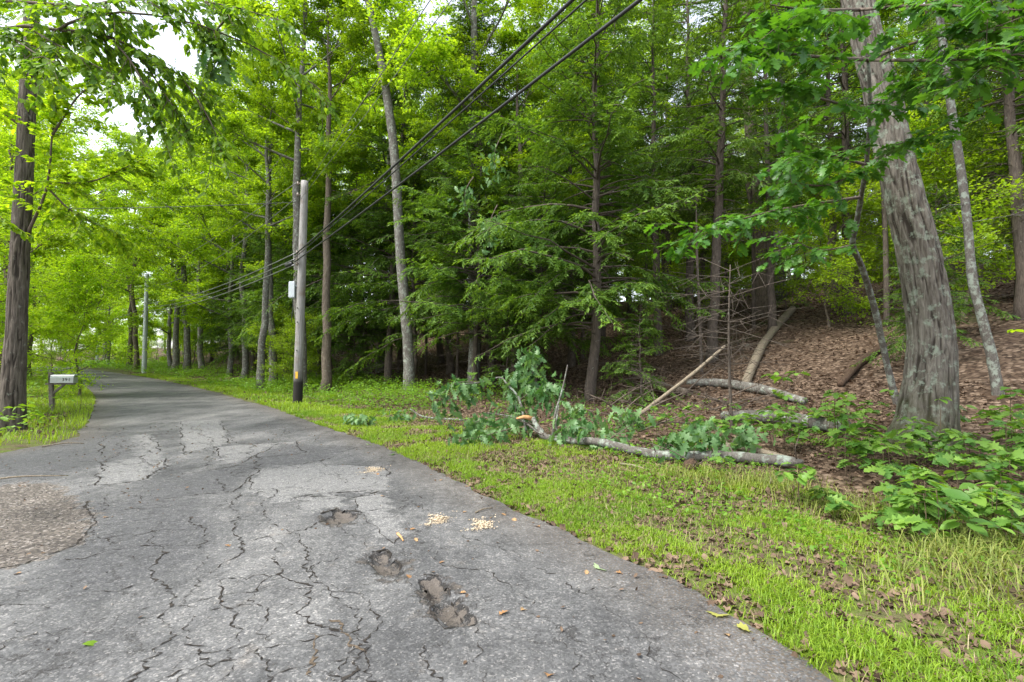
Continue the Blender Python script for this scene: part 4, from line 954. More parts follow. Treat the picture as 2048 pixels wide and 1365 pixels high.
# ---------------------------------------------------------------- fallen wood
def log(name, label, P, rad, bark, sides=14, n=30, lift=True, cat='log', twigs=0, seed=1):
    P = np.array(P, float)
    if lift:
        for i in range(len(P)): P[i, 2] = gz1(P[i, 0], P[i, 1]) + P[i, 2]
    B = np.array([P[:, 0].mean(), P[:, 1].mean(), gz1(P[:, 0].mean(), P[:, 1].mean())])
    t = thing(name, label, cat, B)
    wood = MB(); wood.add(*stem_mesh(P, rad, n, sides, wob=.06, seed=seed, base=B))
    r = np.random.default_rng(seed)
    obj('stem', wood.mesh('stem', True), M[bark], t)
    C = curve(P, 20) - B
    for k in range(twigs):
        q = C[r.integers(3, 19)]; d = unit(r.standard_normal(3) * (1, 1, .6) + UP * .5); e = q + d * (.15 + .5 * r.random())
        tw = MB(); tw.add(*tube(np.array([q, (q + e) / 2 + r.standard_normal(3) * .03, e]), [.009, .006, .003], 4)); obj('twig', tw.mesh('twig'), M['twig'], t)
    return t
log('fallen_log', 'pale dead trunk lying up the leafy slope', [(6.29, 13.86, .10), (7.6, 16, .12), (9.2, 18.6, .12), (11.4, 21.6, .12), (13.2, 24, .14)], [.11, .13, .14, .15, .15], 'bark_pale', twigs=3)
log('fallen_log', 'dark rotten log lying up the slope behind the oak sapling', [(7.85, 12.29, .07), (9.2, 13.5, .09), (10.9, 14.8, .10)], [.07, .1, .1], 'bark_rot', seed=2)
log('fallen_log', 'grey fallen log low across the foot of the slope', [(5.2, 15.2, .12), (5.86, 14.6, .13), (6.3, 13, .12), (6.63, 11.63, .08)], [.10, .12, .12, .08], 'bark_grey', seed=3, twigs=3)
log('fallen_log', 'long mossy grey log lying left of the big leaning oak', [(4.5, 11.0, .12), (4.9, 10.4, .14), (5.4, 9.5, .14), (5.7, 8.75, .12)], [.09, .125, .13, .12], 'bark_limb', seed=4)
log('fallen_branch', 'short weathered broken branch lying behind the right end of the fallen limb', [(3.2, 8.1, .10), (3.5, 7.7, .10), (3.75, 7.35, .06), (3.95, 7.0, .04)], [.045, .05, .04, .02], 'bark_pale', seed=5, cat='branch')
log('fallen_log', 'brown fallen trunk leaning down into the shade beside the drooping hemlock', [(3.6, 17.6, .75), (4.0, 16.6, .5), (4.4, 15.4, .25), (4.9, 14.4, .12)], [.12, .12, .11, .1], 'bark_brown', seed=6, twigs=4)
log('fallen_log', 'dark horizontal log in the shade beneath the drooping hemlock', [(2.9, 15.6, .3), (3.9, 15.2, .25), (5.2, 14.6, .16)], [.08, .09, .08], 'bark_rot', seed=7, twigs=4)
log('fallen_branch', 'thin bare branch leaning up across the view left of the dead sapling', [(2.38, 11.1, .0), (3.39, 11.4, .62), (4.15, 11.6, 1.05), (4.91, 11.8, 1.55)], [.04, .042, .04, .03], 'bark_pale', n=20, cat='branch', seed=8)
log('fallen_log', 'hollow rotten log on the brown slope right of the wooden utility pole', [(-12.6, 36.6, .25), (-11, 36.2, .25), (-9.3, 35.6, .2)], [.3, .28, .2], 'bark_rot', seed=9)
log('fallen_branch', 'long thin grey branch lying toward the road left of the fallen limb', [(-2.78, 14.0, .22), (-2.28, 13.5, .06), (-1.27, 12.6, .05), (-.45, 12.0, .06)], [.015, .022, .026, .03], 'bark_limb', n=20, cat='branch', seed=10)
log('root_clump', 'small brown knot of roots below the fallen limb', [(2.42, 7.0, .0), (2.45, 7.02, .07), (2.5, 7.0, .13)], [.10, .12, .05], 'bark_rot', n=8, cat='root', twigs=8, seed=11)
for i, (x, y) in enumerate([(16.5, 29), (18.2, 29.4), (20.2, 30.2), (14.8, 30.5), (22, 29)]):
    a = i * .7 + .3
    log('fallen_log', 'bleached log in the heap at the top of the slope', [(x - 1.6 * math.cos(a), y - math.sin(a) * .6, .25 + .1 * i % .3), (x, y, .3), (x + 1.6 * math.cos(a), y + .6 * math.sin(a), .3)], [.1, .11, .08], 'bark_pale', 10, 10, seed=20 + i, twigs=2)['group'] = 'bleached logs at the top of the slope'

rt = np.random.default_rng(66)
for k in range(16):
    x = rt.uniform(1.8, 5.6); y = rt.uniform(10.2, 14.5); a = rt.uniform(-.7, .7) + (math.pi if k % 2 else 0); l_ = rt.uniform(.8, 2.0); h_ = rt.uniform(.1, .8)
    log('fallen_branch', 'thin dead branch in the tangle around the fallen logs', [(x, y, .03), (x + math.cos(a) * l_ * .5, y + math.sin(a) * l_ * .4, .05 + h_ * .6), (x + math.cos(a) * l_, y + math.sin(a) * l_ * .8, .05 + h_)], [.022, .016, .006], 'twig', 6, 10, cat='branch', twigs=6, seed=60 + k)['group'] = 'dead branches tangled around the logs'
# the fresh fallen limb with its wilting oak leaves
FB = np.array([1.4, 8.5, gz1(1.4, 8.5)])
t = thing('fallen_limb', 'lichened fallen oak limb with wilting leaves lying along the verge', 'fallen limb', FB)
L0 = [(.40, 9.75, .42), (.45, 9.6, .3), (.53, 9.5, .2), (.61, 9.3, .12), (1.07, 8.8, .12), (1.43, 8.4, .14), (2.07, 7.75, .11), (2.51, 7.5, .11), (3.05, 7.4, .12), (3.62, 6.85, .13), (3.8, 6.75, .13)]
L0 = [(x, y, gz1(x, y) + z - .02) for x, y, z in L0]
wood = MB(); wood.add(*stem_mesh(L0, [.045, .05, .055, .06, .06, .062, .068, .072, .075, .07, .03], 70, 16, wob=.06, base=FB)); obj('stem', wood.mesh('stem', True), M['bark_limb'], t)
wood = MB(); wood.add(*tube(np.array([(.40, 9.75, .44), (.22, 9.72, .47), (.08, 9.7, .44)]) - FB, [.045, .04, .012], 8, wob=.15)); obj('torn_end', wood.mesh('torn_end'), M['orange_wood'], t)
rt = np.random.default_rng(77); LC = curve(np.array(L0) - FB, 40)
for k in range(22):
    q = LC[rt.integers(2, 38)]; d = unit(rt.standard_normal(3) * (1, 1, .5) + UP * .9); l_ = .12 + .5 * rt.random(); mid = q + d * l_ * .5 + rt.standard_normal(3) * .03
    w_ = MB(); w_.add(*tube(np.array([q, mid, mid + unit(d + rt.standard_normal(3) * .5) * l_ * .5]), [.010, .007, .003], 5)); obj('twig', w_.mesh('twig'), M['twig'], t)
ups = [[(.26, 9.7, .2), (.15, 9.9, .78), (-.09, 10.0, 1.06), (-.24, 10.2, 1.2), (-.62, 10.0, 1.11), (-1.09, 9.8, 1.07)], [(.71, 9.1, .13), (.77, 9.2, .56), (.92, 9.4, 1.0), (1.04, 9.6, 1.45)],
       [(.88, 9.0, .11), (.79, 9.2, .34), (.86, 9.4, .72)], [(.61, 9.3, .12), (.34, 9.7, .3), (.06, 9.9, .44), (-.5, 10.2, .5)]]
for P in ups:
    wood = MB(); wood.add(*tube(curve(np.array(P) - FB, 14), np.linspace(.026, .010, 14), 8, wob=.05)); obj('branch', wood.mesh('branch', True), M['bark_limb'], t)
r = np.random.default_rng(41)
cl = [([(-.62, 10.0, 1.11), (-1.09, 9.8, 1.1), (-1.4, 9.6, .8)], 1), ([(-.24, 10.2, 1.2), (-.9, 10.0, 1.0), (-1.3, 9.7, .55)], 1), ([(.06, 9.9, .44), (.1, 10.1, 1.0), (.2, 10.3, 1.5)], 1.3), ([(.2, 10.2, 1.0), (.45, 10.2, 1.4), (.3, 10.2, 1.75)], 1.2),
      ([(.15, 9.9, .78), (.5, 9.8, 1.0), (.75, 9.6, .8)], 1), ([(.06, 9.9, .44), (-.5, 9.7, .45), (-.9, 9.4, .25)], .8), ([(.71, 9.1, .2), (1.0, 8.9, .4), (1.4, 8.6, .35)], 1), ([(.8, 9.0, .2), (1.2, 9.2, .5), (1.6, 9.1, .4)], 1),
      ([(2.51, 7.5, .1), (2.6, 7.6, .35), (2.9, 7.5, .5)], 1), ([(3.05, 7.4, .12), (3.3, 7.6, .4), (3.6, 7.6, .5)], .9), ([(0, 9.4, .3), (-.5, 9.1, .2), (-.9, 8.9, .15)], .8), ([(1.43, 8.4, .14), (1.9, 8.6, .4), (2.2, 8.9, .5)], .8),
      ([(.34, 9.7, .3), (.2, 10.5, .5), (-.4, 10.9, .4)], 1), ([(.9, 9.4, .9), (.7, 9.7, 1.1), (.45, 9.8, .7)], .8)]
pos = []; dr = []; up = []; wood = MB()
for P, dn in cl:
    C = curve(np.array(P) - FB, 8); wood.add(*tube(C, np.linspace(.010, .004, 8), 4, cap=False)); n = int(75 * dn)
    k = r.random(n) ** .8 * 7; q = np.stack([np.interp(k, range(8), C[:, c]) for c in range(3)], -1)
    pos.append(q + r.standard_normal((n, 3)) * .12); d = unit(r.standard_normal((n, 3))) * (1, 1, .5) - UP * .75; dr.append(d); up.append(UP * .4 + r.standard_normal((n, 3)) * .7 + np.array([-.2, -.6, 0]))
pos = np.concatenate(pos); lo = np.array([gz1(p[0] + FB[0], p[1] + FB[1]) for p in pos]) - FB[2] + .06; pos[:, 2] = np.maximum(pos[:, 2], lo)
leafy(t, 'cut', OAKD, 'oakwilt', wood, pos, frames(np.concatenate(dr), np.concatenate(up)), .18 * (.7 + .6 * r.random(len(pos))), r, 300, wood_name='leafy_twig')

def debris(label, x, y, n, spread, seed, h=.12):
    B = np.array([x, y, gz1(x, y)]); t = thing('oak_spray', label, 'cut branch', B, None, 'torn oak sprays on the ground')
    r = np.random.default_rng(seed); wood = MB(); pos = []; dr = []; a0 = r.random() * 6.28
    for k in range(4):
        a = a0 + k * .5; e = np.array([math.cos(a) * spread, math.sin(a) * spread * .7, h * .6])
        wood.add(*tube(curve(np.array([(0, 0, .03), e * .5 + UP * h * .5, e]), 6), np.linspace(.009, .003, 6), 4, cap=False))
        m = n // 4; q = r.random((m, 1)) * e + r.standard_normal((m, 3)) * (.10, .08, .0) + UP * (h * r.random((m, 1)) + .03)
        pos.append(q); dr.append(unit(r.standard_normal((m, 3))) * (1, 1, .5) - UP * .3)
    pos = np.concatenate(pos)
    lo = np.array([gz1(p[0] + x, p[1] + y) for p in pos]) - B[2] + .05; pos[:, 2] = np.maximum(pos[:, 2], lo)
    leafy(t, 'cut', OAKD, 'oakwilt', wood, pos, frames(np.concatenate(dr), UP + r.standard_normal((len(pos), 3)) * .6), .17 * (.7 + .6 * r.random(len(pos))), r, 60, wood_name='leafy_twig')
debris('torn leafy oak spray lying at the road edge nearest the utility pole', -3.3, 11.9, 60, .55, 1, .2)
debris('torn oak spray in the grass just above the road edge', -2.6, 12.6, 44, .5, 2, .22)
debris('torn oak spray lying on leaf litter left of the fallen limb', -.45, 9.3, 36, .35, 3, .15)
debris('torn oak spray at the foot of the thin leaning branch', 2.1, 10.4, 44, .45, 4, .3)
debris('torn oak spray draped over the middle of the fallen limb', 2.3, 7.9, 40, .4, 5, .25)
debris('torn oak spray lying in shade under the drooping hemlock', 1.6, 12.6, 44, .6, 6, .3)
debris('torn oak spray behind the short weathered branch', 3.3, 8.9, 40, .5, 7, .3)


def lodged(label, x, y, z, n, h, seed):
    """a torn oak spray caught in the boughs, hanging upside down"""
    t = thing('hanging_spray', label, 'cut branch', (x, y, z), None, 'torn oak sprays caught in the boughs'); r = np.random.default_rng(seed)
    wood = MB(); wood.add(*tube(curve(np.array([(.25, .1, h * .6), (.1, 0, h * .3), (0, 0, 0), (.03, 0, -h * .5)]), 8), np.linspace(.02, .006, 8), 5))
    q = r.standard_normal((n, 3)) * (.16, .16, .0) * h; q[:, 2] = r.uniform(-h * .6, h * .35, n)
    leafy(t, 'cut', OAKD, 'oakwilt', wood, q, frames(unit(r.standard_normal((n, 3))) * (.7, .7, .4) - UP * .8, r.standard_normal((n, 3)) * (1, 1, .4)), .17 * (.7 + .6 * r.random(n)), r, 60, wood_name='leafy_twig')
lodged('dark torn oak spray hanging in the beech boughs at upper left', -3.95, 6.6, 5.75, 70, .75, 1)
lodged('torn oak spray hanging in the hemlocks under the cables, upper of three', -.55, 15.6, 7.9, 60, 1.2, 2)
lodged('pale torn oak spray hanging in the hemlocks, left of three', -1.4, 15.0, 6.5, 50, .9, 3)
lodged('torn oak spray hanging in the hemlocks, lowest of three', -.7, 15.4, 5.6, 60, 1.2, 4)

# ---------------------------------------------------------------- utility poles and cables
def pole_mat():
    m, N, L, p = new_mat('weathered pole')
    tc = N.new('ShaderNodeTexCoord'); o = tc.outputs['Object']
    n1 = noise_(N, L, mapping(N, L, o, (1, 1, .06)), 30, 6, .7); n2 = noise_(N, L, o, 2.2, 4)
    c = ramp(N, L, n1.outputs[0], [(.3, (.12, .11, .098)), (.5, (.25, .24, .225)), (.7, (.36, .35, .33))])
    c = mix(N, L, c, (.16, .11, .075), ramp(N, L, n2.outputs[0], [(.52, (0, 0, 0)), (.7, (.7, .7, .7))]))
    sx = N.new('ShaderNodeSeparateXYZ'); L.new(o, sx.inputs[0])
    h = math_(N, L, 'ADD', sx.outputs[2], math_(N, L, 'MULTIPLY', n2.outputs[0], .25))
    f = ramp(N, L, math_(N, L, 'DIVIDE', h, 3.0), [(.29, (1, 1, 1)), (.36, (.35, .35, .35)), (.62, (0, 0, 0))])
    c = mix(N, L, c, (.016, .013, .011), f)      # tarred butt
    L.new(c, p.inputs['Base Color']); p.inputs['Roughness'].default_value = .9; bump(N, L, n1.outputs[0], .6, .01, p)
    return m
M['pole'] = pole_mat()
M['pole_grey'] = plain('pale grey pole', (.42, .46, .47), .7, 0, .15, 6)
M['pole_brown'] = plain('brown pole', (.10, .07, .05), .9, 0, .3, 6)
M['metal_box'] = plain('grey cabinet', (.48, .52, .53), .45, .3, .08, 9)
M['black'] = plain('black cable sheath', (.022, .022, .024), .5, 0, .2, 9)
M['alu'] = plain('bare wire', (.22, .22, .22), .4, .6, .2, 9)
M['tag'] = plain('yellow marker', (.75, .42, .04), .6, 0, .15, 40)
M['ceramic'] = plain('insulator', (.20, .16, .13), .25, 0, .1, 9)
def pole(label, x, y, h, rb, rt, mat, lean=0, box_=False):
    B = np.array([x, y, gz1(x, y)]); t = thing('utility_pole', label, 'utility pole', B, None, 'utility poles along the road')
    z = np.linspace(-.3, h, 30); P = np.column_stack([lean * z / h, 0 * z, z])
    w = MB(); w.add(*tube(P, np.interp(z, [-.3, h], [rb, rt]), 24, wob=.008)); obj('shaft', w.mesh('shaft', True), M[mat], t)
    for zz, a in ((h - .12, 0), (h - .55, 1), (5.35, 2), (5.1, 2.1), (4.95, 2.2)):
        if zz < h:
            f = MB(); xx = lean * zz / h; dx, dy = math.cos(a * .4 + 3.4), math.sin(a * .4 + 3.4) 
            f.add(*tube(np.array([(xx, 0, zz), (xx + dx * (rt + .10), dy * (rt + .10), zz + .03)]), .018, 6)); f.add(*tube(np.array([(xx + dx * (rt + .10), dy * (rt + .1), zz - .05), (xx + dx * (rt + .10), dy * (rt + .1), zz + .08)]), [.045, .03], 8))
            obj('insulator', f.mesh('insulator', True), M['ceramic'], t)
    if box_:
        c = obj('cabinet', box_mesh('cabinet', .19, .17, .6, .012), M['metal_box'], t, (-.235, -.02, 4.05)); obj('lid', box_mesh('lid', .21, .03, .54, .008), M['metal_box'], c, (0, -.095, 0))
        obj('bracket', box_mesh('bracket', .1, .05, .05, .004), M['metal_box'], c, (.1, 0, .15))
        obj('marker_plate', box_mesh('marker_plate', .085, .012, .24, .003), M['tag'], t, (.02, -rb - .0, 1.02))
        f = MB(); zz = np.linspace(2.9, 3.8, 10); f.add(*tube(np.column_stack([-.2 + .03 * np.sin(zz * 4), np.full(10, -.12), zz]), .012, 6)); obj('riser_cable', f.mesh('riser_cable'), M['black'], t)
        for q in (1.9, 2.9, 3.4):
            f = MB(); f.add(*tube(np.array([(0, -.17, q), (.03, -.205, q - .02)]), .02, 6)); obj('bolt', f.mesh('bolt'), M['black'], t)
    return t
P1 = (-7.6, 18.22); P2 = (-32.0, 44.6); P0 = (9.8, -8.2)
pole('weathered wooden utility pole with grey cabinet, yellow marker and tarred black foot', *P1, 8.0, .165, .125, 'pole', .12, True)
pole('pale grey utility pole farther along the right side of the road', *P2, 8.7, .19, .14, 'pole_grey')
pole('small pale utility pole beyond the bend, right of the thin dark pole', -62.6, 77.3, 8.6, .2, .15, 'pole_grey')
pole('thin dark brown utility pole at the far bend', -82.0, 96.5, 8.5, .2, .15, 'pole_brown')
pole('tiny farthest utility pole at the left of the far bend', -119, 136, 8.5, .22, .16, 'pole_brown')
pole('wooden utility pole behind the viewer carrying the near end of the cables', *P0, 8.0, .20, .15, 'pole_brown')
def cable(label, a, b, sag, rad, mat, group='overhead cables'):
    a = np.array(a, float); b = np.array(b, float); u_ = np.linspace(0, 1, 60)[:, None]
    P = a + (b - a) * u_ - UP * (4 * sag * u_ * (1 - u_)); B = a
    w = MB(); w.add(*tube(P - B, rad, 6)); o = obj('cable', w.mesh('cable', True), M[mat], None, B); tag(o, label, 'cable', group); return o
z1, z2, z0 = gz1(*P1), gz1(*P2), gz1(*P0)
a1 = (P1[0] - .15, P1[1] - .1)
cable('lower thick black cable running up right from the wooden pole', (*a1, z1 + 5.05), (P0[0] + .25, P0[1], z0 + 5.1), .18, .020, 'black')
cable('upper thick black cable running up right from the wooden pole', (*a1, z1 + 5.30), (P0[0] - .1, P0[1], z0 + 5.85), .22, .023, 'black')
cable('thinner black cable just under the upper thick cable', (*a1, z1 + 5.20), (P0[0] - .02, P0[1], z0 + 5.7), .20, .012, 'black')
cable('thin pale wire running steeply up from the top of the wooden pole', (P1[0] + .2, P1[1], z1 + 7.9), (P0[0] - .4, P0[1], z0 + 8.2), .15, .010, 'alu')
cable('second thin wire below the pole-top wire, running up right', (P1[0] + .05, P1[1] - .1, z1 + 7.35), (P0[0] - .2, P0[1], z0 + 7.7), .25, .008, 'alu')
for i, (h1, h2, sg, rd, mt, lab) in enumerate([(7.9, 8.6, .35, .012, 'alu', 'pole-top wire'), (7.35, 7.6, .9, .012, 'alu', 'sagging wire below the pole-top wire'), (5.35, 6.1, .5, .018, 'alu', 'uppermost of the three lower cables'), (5.15, 5.8, .5, .016, 'alu', 'middle of the three lower cables'), (4.95, 5.5, .5, .018, 'alu', 'lowest of the three lower cables')]):
    cable(lab + ' between the wooden and the pale grey pole', (*a1, z1 + h1), (P2[0] - .1, P2[1] - .15, z2 + h2), sg, rd, mt)
cable('service wire running level to the left from the wooden pole', (*a1, z1 + 7.2), (-26, 16.0, 6.6), .25, .010, 'black')
cable('wires from the pale grey pole on to the small pale pole', (P2[0], P2[1], z2 + 6.0), (-62.6, 77.3, gz1(-62.6, 77.3) + 7), .6, .02, 'alu')
d_ = unit(np.array([P2[0] - P1[0], P2[1] - P1[1], .9])); c0 = np.array([*a1, z1 + 5.13]) + d_ * .55 - UP * .12
w = MB(); w.add(*tube(np.array([-d_ * .30, -d_ * .26, d_ * .26, d_ * .30]), [.03, .075, .075, .03], 12)); o = obj('splice_case', w.mesh('splice_case', True), M['black'], None, c0)
tag(o, 'black cylindrical cable splice case beside the wooden pole', 'splice case')
w = MB(); w.add(*tube(np.array([(0, 0, 0), -d_ * .55 + UP * .12]), .012, 6)); obj('hanger', w.mesh('hanger'), M['black'], o)

# ---------------------------------------------------------------- mailbox 391
M['mb_metal'] = plain('galvanised mailbox', (.50, .52, .53), .38, .55, .10, 7)
M['mb_wood'] = plain('weathered post wood', (.19, .165, .14), .9, 0, .35, 14, .2)
M['digits'] = plain('black digits', (.012, .012, .012), .6, 0, .1, 5)
M['mb_back'] = plain('dark mailbox end', (.05, .045, .045), .6, .2, .2, 5)
bx_, by_ = -13.71, 15.33
t = thing('mailbox', 'galvanised mailbox numbered 391 on a weathered wooden post beside the road', 'mailbox', (bx_, by_, gz1(bx_, by_)), (0, 0, R(12)))
obj('post', box_mesh('post', .10, .10, 1.25, .006, (0, 0, .52)), M['mb_wood'], t, None, (0, R(-3), 0))
obj('arm', box_mesh('arm', .74, .11, .05, .006, (.20, 0, .80)), M['mb_wood'], t)
def bar(name, a, b, w_, m, parent):
    a, b = Vector(a), Vector(b); me = box_mesh(name, (b - a).length, w_, w_, .004); o = obj(name, me, m, parent, (a + b) / 2); o.rotation_euler = (b - a).to_track_quat('X', 'Z').to_euler(); return o
bar('brace', (0, 0, .50), (.30, 0, .79), .06, M['mb_wood'], t)
pr = [(-.11, 0), (.11, 0), (.11, .15)] + [(.11 * math.cos(a), .15 + .11 * math.sin(a)) for a in np.linspace(.2, math.pi - .2, 9)] + [(-.11, .15)]
n = len(pr)
V = [(x, y, z) for x in (-.02, .56) for y, z in pr]; Fq = [(i, (i + 1) % n, n + (i + 1) % n, n + i) for i in range(n)]
me = bpy.data.meshes.new('body'); me.from_pydata(V, [], Fq + [tuple(range(n))[::-1], tuple(range(n, 2 * n))]); bd = obj('body', me, M['mb_metal'], t, (0, 0, .828))
def plate(name, x0, x1, k, m):
    V = [(x, y * k, .13 + (z - .13) * k) for x in (x0, x1) for y, z in pr]; me = bpy.data.meshes.new(name); me.from_pydata(V, [], Fq + [tuple(range(n))[::-1], tuple(range(n, 2 * n))]); return obj(name, me, m, t, (0, 0, .828))
plate('door', .562, .585, 1.04, M['mb_metal']); plate('back_end', -.05, -.022, 1.04, M['mb_back'])
obj('latch', box_mesh('latch', .03, .04, .02, .003), M['mb_metal'], bd, (.60, 0, .255))
fc = bpy.data.curves.new('digits', 'FONT'); fc.body = '391'; fc.size = .135; fc.extrude = .002; fc.align_x = 'CENTER'; fc.space_character = 1.15
fo = bpy.data.objects.new('tmp', fc); col.objects.link(fo); dg = bpy.context.evaluated_depsgraph_get()
fm = bpy.data.meshes.new_from_object(fo.evaluated_get(dg)); bpy.data.objects.remove(fo)
obj('house_number', fm, M['digits'], t, (.40, -.1135, .828 + .055), (R(90), 0, 0))

# ---------------------------------------------------------------- verge grass, weeds, dead leaves
def pts_in(n, s0, s1, d0, d1, r):
    """random points in a band beside the road, given by distance from its right edge"""
    s = np.interp(r.uniform(s0, s1, n), EDGE[:, 1], _cum); d = r.uniform(d0, d1, n)
    h = head(s); return np.interp(s, _cum, EDGE[:, 0]) + h[:, 1] * d, np.interp(s, _cum, EDGE[:, 1]) - h[:, 0] * d, d
def in_view(x, y, m=1.12): return (y > .8) & (np.abs(x / np.maximum(y, .1)) < m)
def blades(mb, x, y, hgt, wid, r, tint, lean=.5):
    n = len(x); z = ground_z(x, y) - .01
    a = r.random(n) * 6.28; d = np.column_stack([np.cos(a), np.sin(a), np.zeros(n)]); sd = np.column_stack([-np.sin(a), np.cos(a), np.zeros(n)])
    b = np.column_stack([x, y, z]); ln = (lean * (.3 + r.random(n)))[:, None]; h = hgt[:, None]; w = wid[:, None]
    m_ = b + UP * h * .6 + d * h * ln * .35; tp = b + UP * h * (1 - .35 * ln) + d * h * ln
    V = np.stack([b - sd * w, b + sd * w, m_ + sd * w * .75, m_ - sd * w * .75, tp], 1).reshape(-1, 3)
    i = np.arange(n)[:, None] * 5
    mb.add(V, [np.concatenate([i, i + 1, i + 2, i + 3], 1), np.concatenate([i + 3, i + 2, i + 4], 1)], np.repeat(tint, 5))
r = np.random.default_rng(51)
mb = MB()
def grass_band(n, y0, y1, d0, d1, hmin, hmax, dens):
    x, y, d = pts_in(n, y0, y1, d0, d1, r)
    k = in_view(x, y) & (r.random(n) < dens(x, y, d)); x, y, d = x[k], y[k], d[k]
    far = np.clip(np.hypot(x, y) / 6, 1, 3.2)
    pn = fbm(x * 1.3, y * 1.3, 3)
    blades(mb, x, y, (hmin + (hmax - hmin) * r.random(len(x))) * (.6 + .9 * pn), .0022 * far * (1 + .8 * r.random(len(x))), r, np.clip(.05 + 1.1 * fbm(x * .8 + 5, y * .8, 3) + .25 * r.standard_normal(len(x)) * .8, 0, 1), .95)
patch = lambda x, y, f=1.5: fbm(x * f + 3, y * f + 8, 4)
grass_band(170000, 1.4, 7.5, .02, 3.2, .035, .095, lambda x, y, d: np.clip(.09 + .91 * sstep(.43, .60, patch(x, y) + .24 * np.exp(-((d - .5) / .30) ** 2) + .08 * np.exp(-((d - 1.5) / .3) ** 2) - .07 * np.maximum(d - 1.3, 0)), 0, 1))
grass_band(60000, 7.5, 15, -.02, 2.6, .05, .12, lambda x, y, d: np.clip(.05 + .95 * sstep(.40, .55, patch(x, y) + .2 * np.exp(-((d - .6) / .45) ** 2) - .05 * d), 0, 1))
grass_band(40000, 15, 42, .1, 4.0, .08, .2, lambda x, y, d: sstep(.38, .54, patch(x, y) + .12 * np.exp(-((d - 1) / .9) ** 2) - .04 * d))
# left verge by the mailbox
n = 30000
s = np.interp(r.uniform(12.0, 40, n), EDGE[:, 1], _cum); lw = left_width(np.interp(s, _cum, EDGE[:, 1])); dl = r.uniform(.02, 4.2, n); h_ = head(s)
x = np.interp(s, _cum, EDGE[:, 0]) - h_[:, 1] * (lw + dl); y = np.interp(s, _cum, EDGE[:, 1]) + h_[:, 0] * (lw + dl)
k = in_view(x, y) & (r.random(n) < sstep(.34, .5, patch(x, y, .9) + .1)) & (np.hypot(x - LB[0], y - LB[1]) > .45); x, y = x[k], y[k]
blades(mb, x, y, .06 + .14 * r.random(len(x)), .005 + .004 * r.random(len(x)), r, np.clip(.4 + .6 * r.random(len(x)), 0, 1))
g = obj('grass', mb.mesh('grass'), M['grass']); tag(g, 'bright green grass growing in patches along both verges', 'grass', None, 'stuff')
mb = MB()
x, y, d = pts_in(26000, 1.4, 14, .05, 3.6, r); k = in_view(x, y) & (r.random(len(x)) < .25 + .75 * (patch(x + 9, y, 1.1) > .45)); x, y = x[k], y[k]
blades(mb, x, y, .03 + .08 * r.random(len(x)), .0022 * np.clip(np.hypot(x, y) / 6, 1, 2.5), r, r.random(len(x)), 1.6)
g = obj('dead_grass', mb.mesh('dead_grass'), M['straw']); tag(g, 'bent straw-coloured dead grass mixed into the right verge', 'grass', None, 'stuff')
mb = MB()
for cx0, cy0, nn, sp in [(2.9, 6.1, 700, .35), (3.3, 5.3, 500, .3), (3.9, 4.9, 800, .4), (3.45, 3.9, 700, .35), (4.2, 4.2, 600, .4), (2.2, 6.6, 500, .35), (3.0, 3.4, 400, .3), (4.6, 5.4, 400, .35), (3.6, 6.3, 400, .3), (3.0, 4.6, 600, .5), (3.6, 3.2, 600, .5)][:7]:
    x = cx0 + r.standard_normal(nn) * sp; y = cy0 + r.standard_normal(nn) * sp * .6
    nn = int(nn * .6); x = x[:nn]; y = y[:nn]
    blades(mb, x, y, .12 + .16 * r.random(nn), .0028 + .002 * r.random(nn), r, np.clip(r.random(nn) * .9 + .1, 0, 1), 1.25)
g = obj('long_grass', mb.mesh('long_grass'), M['sedge']); tag(g, 'long arching yellowish grass tufts among the seedlings on the right', 'grass', None, 'stuff')

# weeds and low ground cover: little leaves on the ground and on knee-high stalks
mb = MB()
def weeds(x, y, hmax, size, per, tint0):
    n = len(x); z = ground_z(x, y); H_ = hmax * (.25 + .75 * r.random(n))
    px = np.repeat(x, per) + r.standard_normal(n * per) * .09 * np.repeat(.5 + H_ * 2, per); py = np.repeat(y, per) + r.standard_normal(n * per) * .09 * np.repeat(.5 + H_ * 2, per)
    pz = np.repeat(z, per) + .03 + np.repeat(H_, per) * r.random(n * per) ** .6
    p = np.column_stack([px, py, pz]); m = len(p)
    d = rnd_unit(m, r) * (1, 1, .3) - UP * .12
    scatter(mb, DIAM, p, frames(d, UP + r.standard_normal((m, 3)) * .4), size * (.6 + .8 * r.random(m)), np.clip(tint0 + .5 * r.random(m) - .2, 0, 1))
def wband(n, y0, y1, d0, d1, hmax, size, per, thr, tint0, f=1.0):
    x, y, d = pts_in(n, y0, y1, d0, d1, r); k = in_view(x, y) & (patch(x + 20, y, f) > thr) & (np.hypot(x - P1[0], y - P1[1]) > .3); weeds(x[k], y[k], hmax, size, per, tint0)
wband(2200, 13.5, 28, 1.5, 7, .7, .085, 10, .40, .45)
wband(2600, 22, 60, 1.0, 9, .65, .13, 10, .40, .5, .5)
wband(1500, 55, 110, .5, 8, 1.1, .22, 9, .36, .5, .4)
wband(900, 6, 14, 2.0, 9, .18, .065, 7, .45, .35)
wband(1500, 1.5, 7, 1.1, 6, .09, .045, 6, .44, .4)
n = 2600; s = np.interp(r.uniform(11.5, 70, n), EDGE[:, 1], _cum); lw = left_width(np.interp(s, _cum, EDGE[:, 1])); dl = r.uniform(.5, 11, n); h_ = head(s)
x = np.interp(s, _cum, EDGE[:, 0]) - h_[:, 1] * (lw + dl); y = np.interp(s, _cum, EDGE[:, 1]) + h_[:, 0] * (lw + dl)
k = in_view(x, y) & (patch(x, y, .5) + .03 * np.minimum(dl, 4) > .44) & (np.hypot(x - bx_, y - by_) > .5); weeds(x[k], y[k], .75, .12, 10, .6)
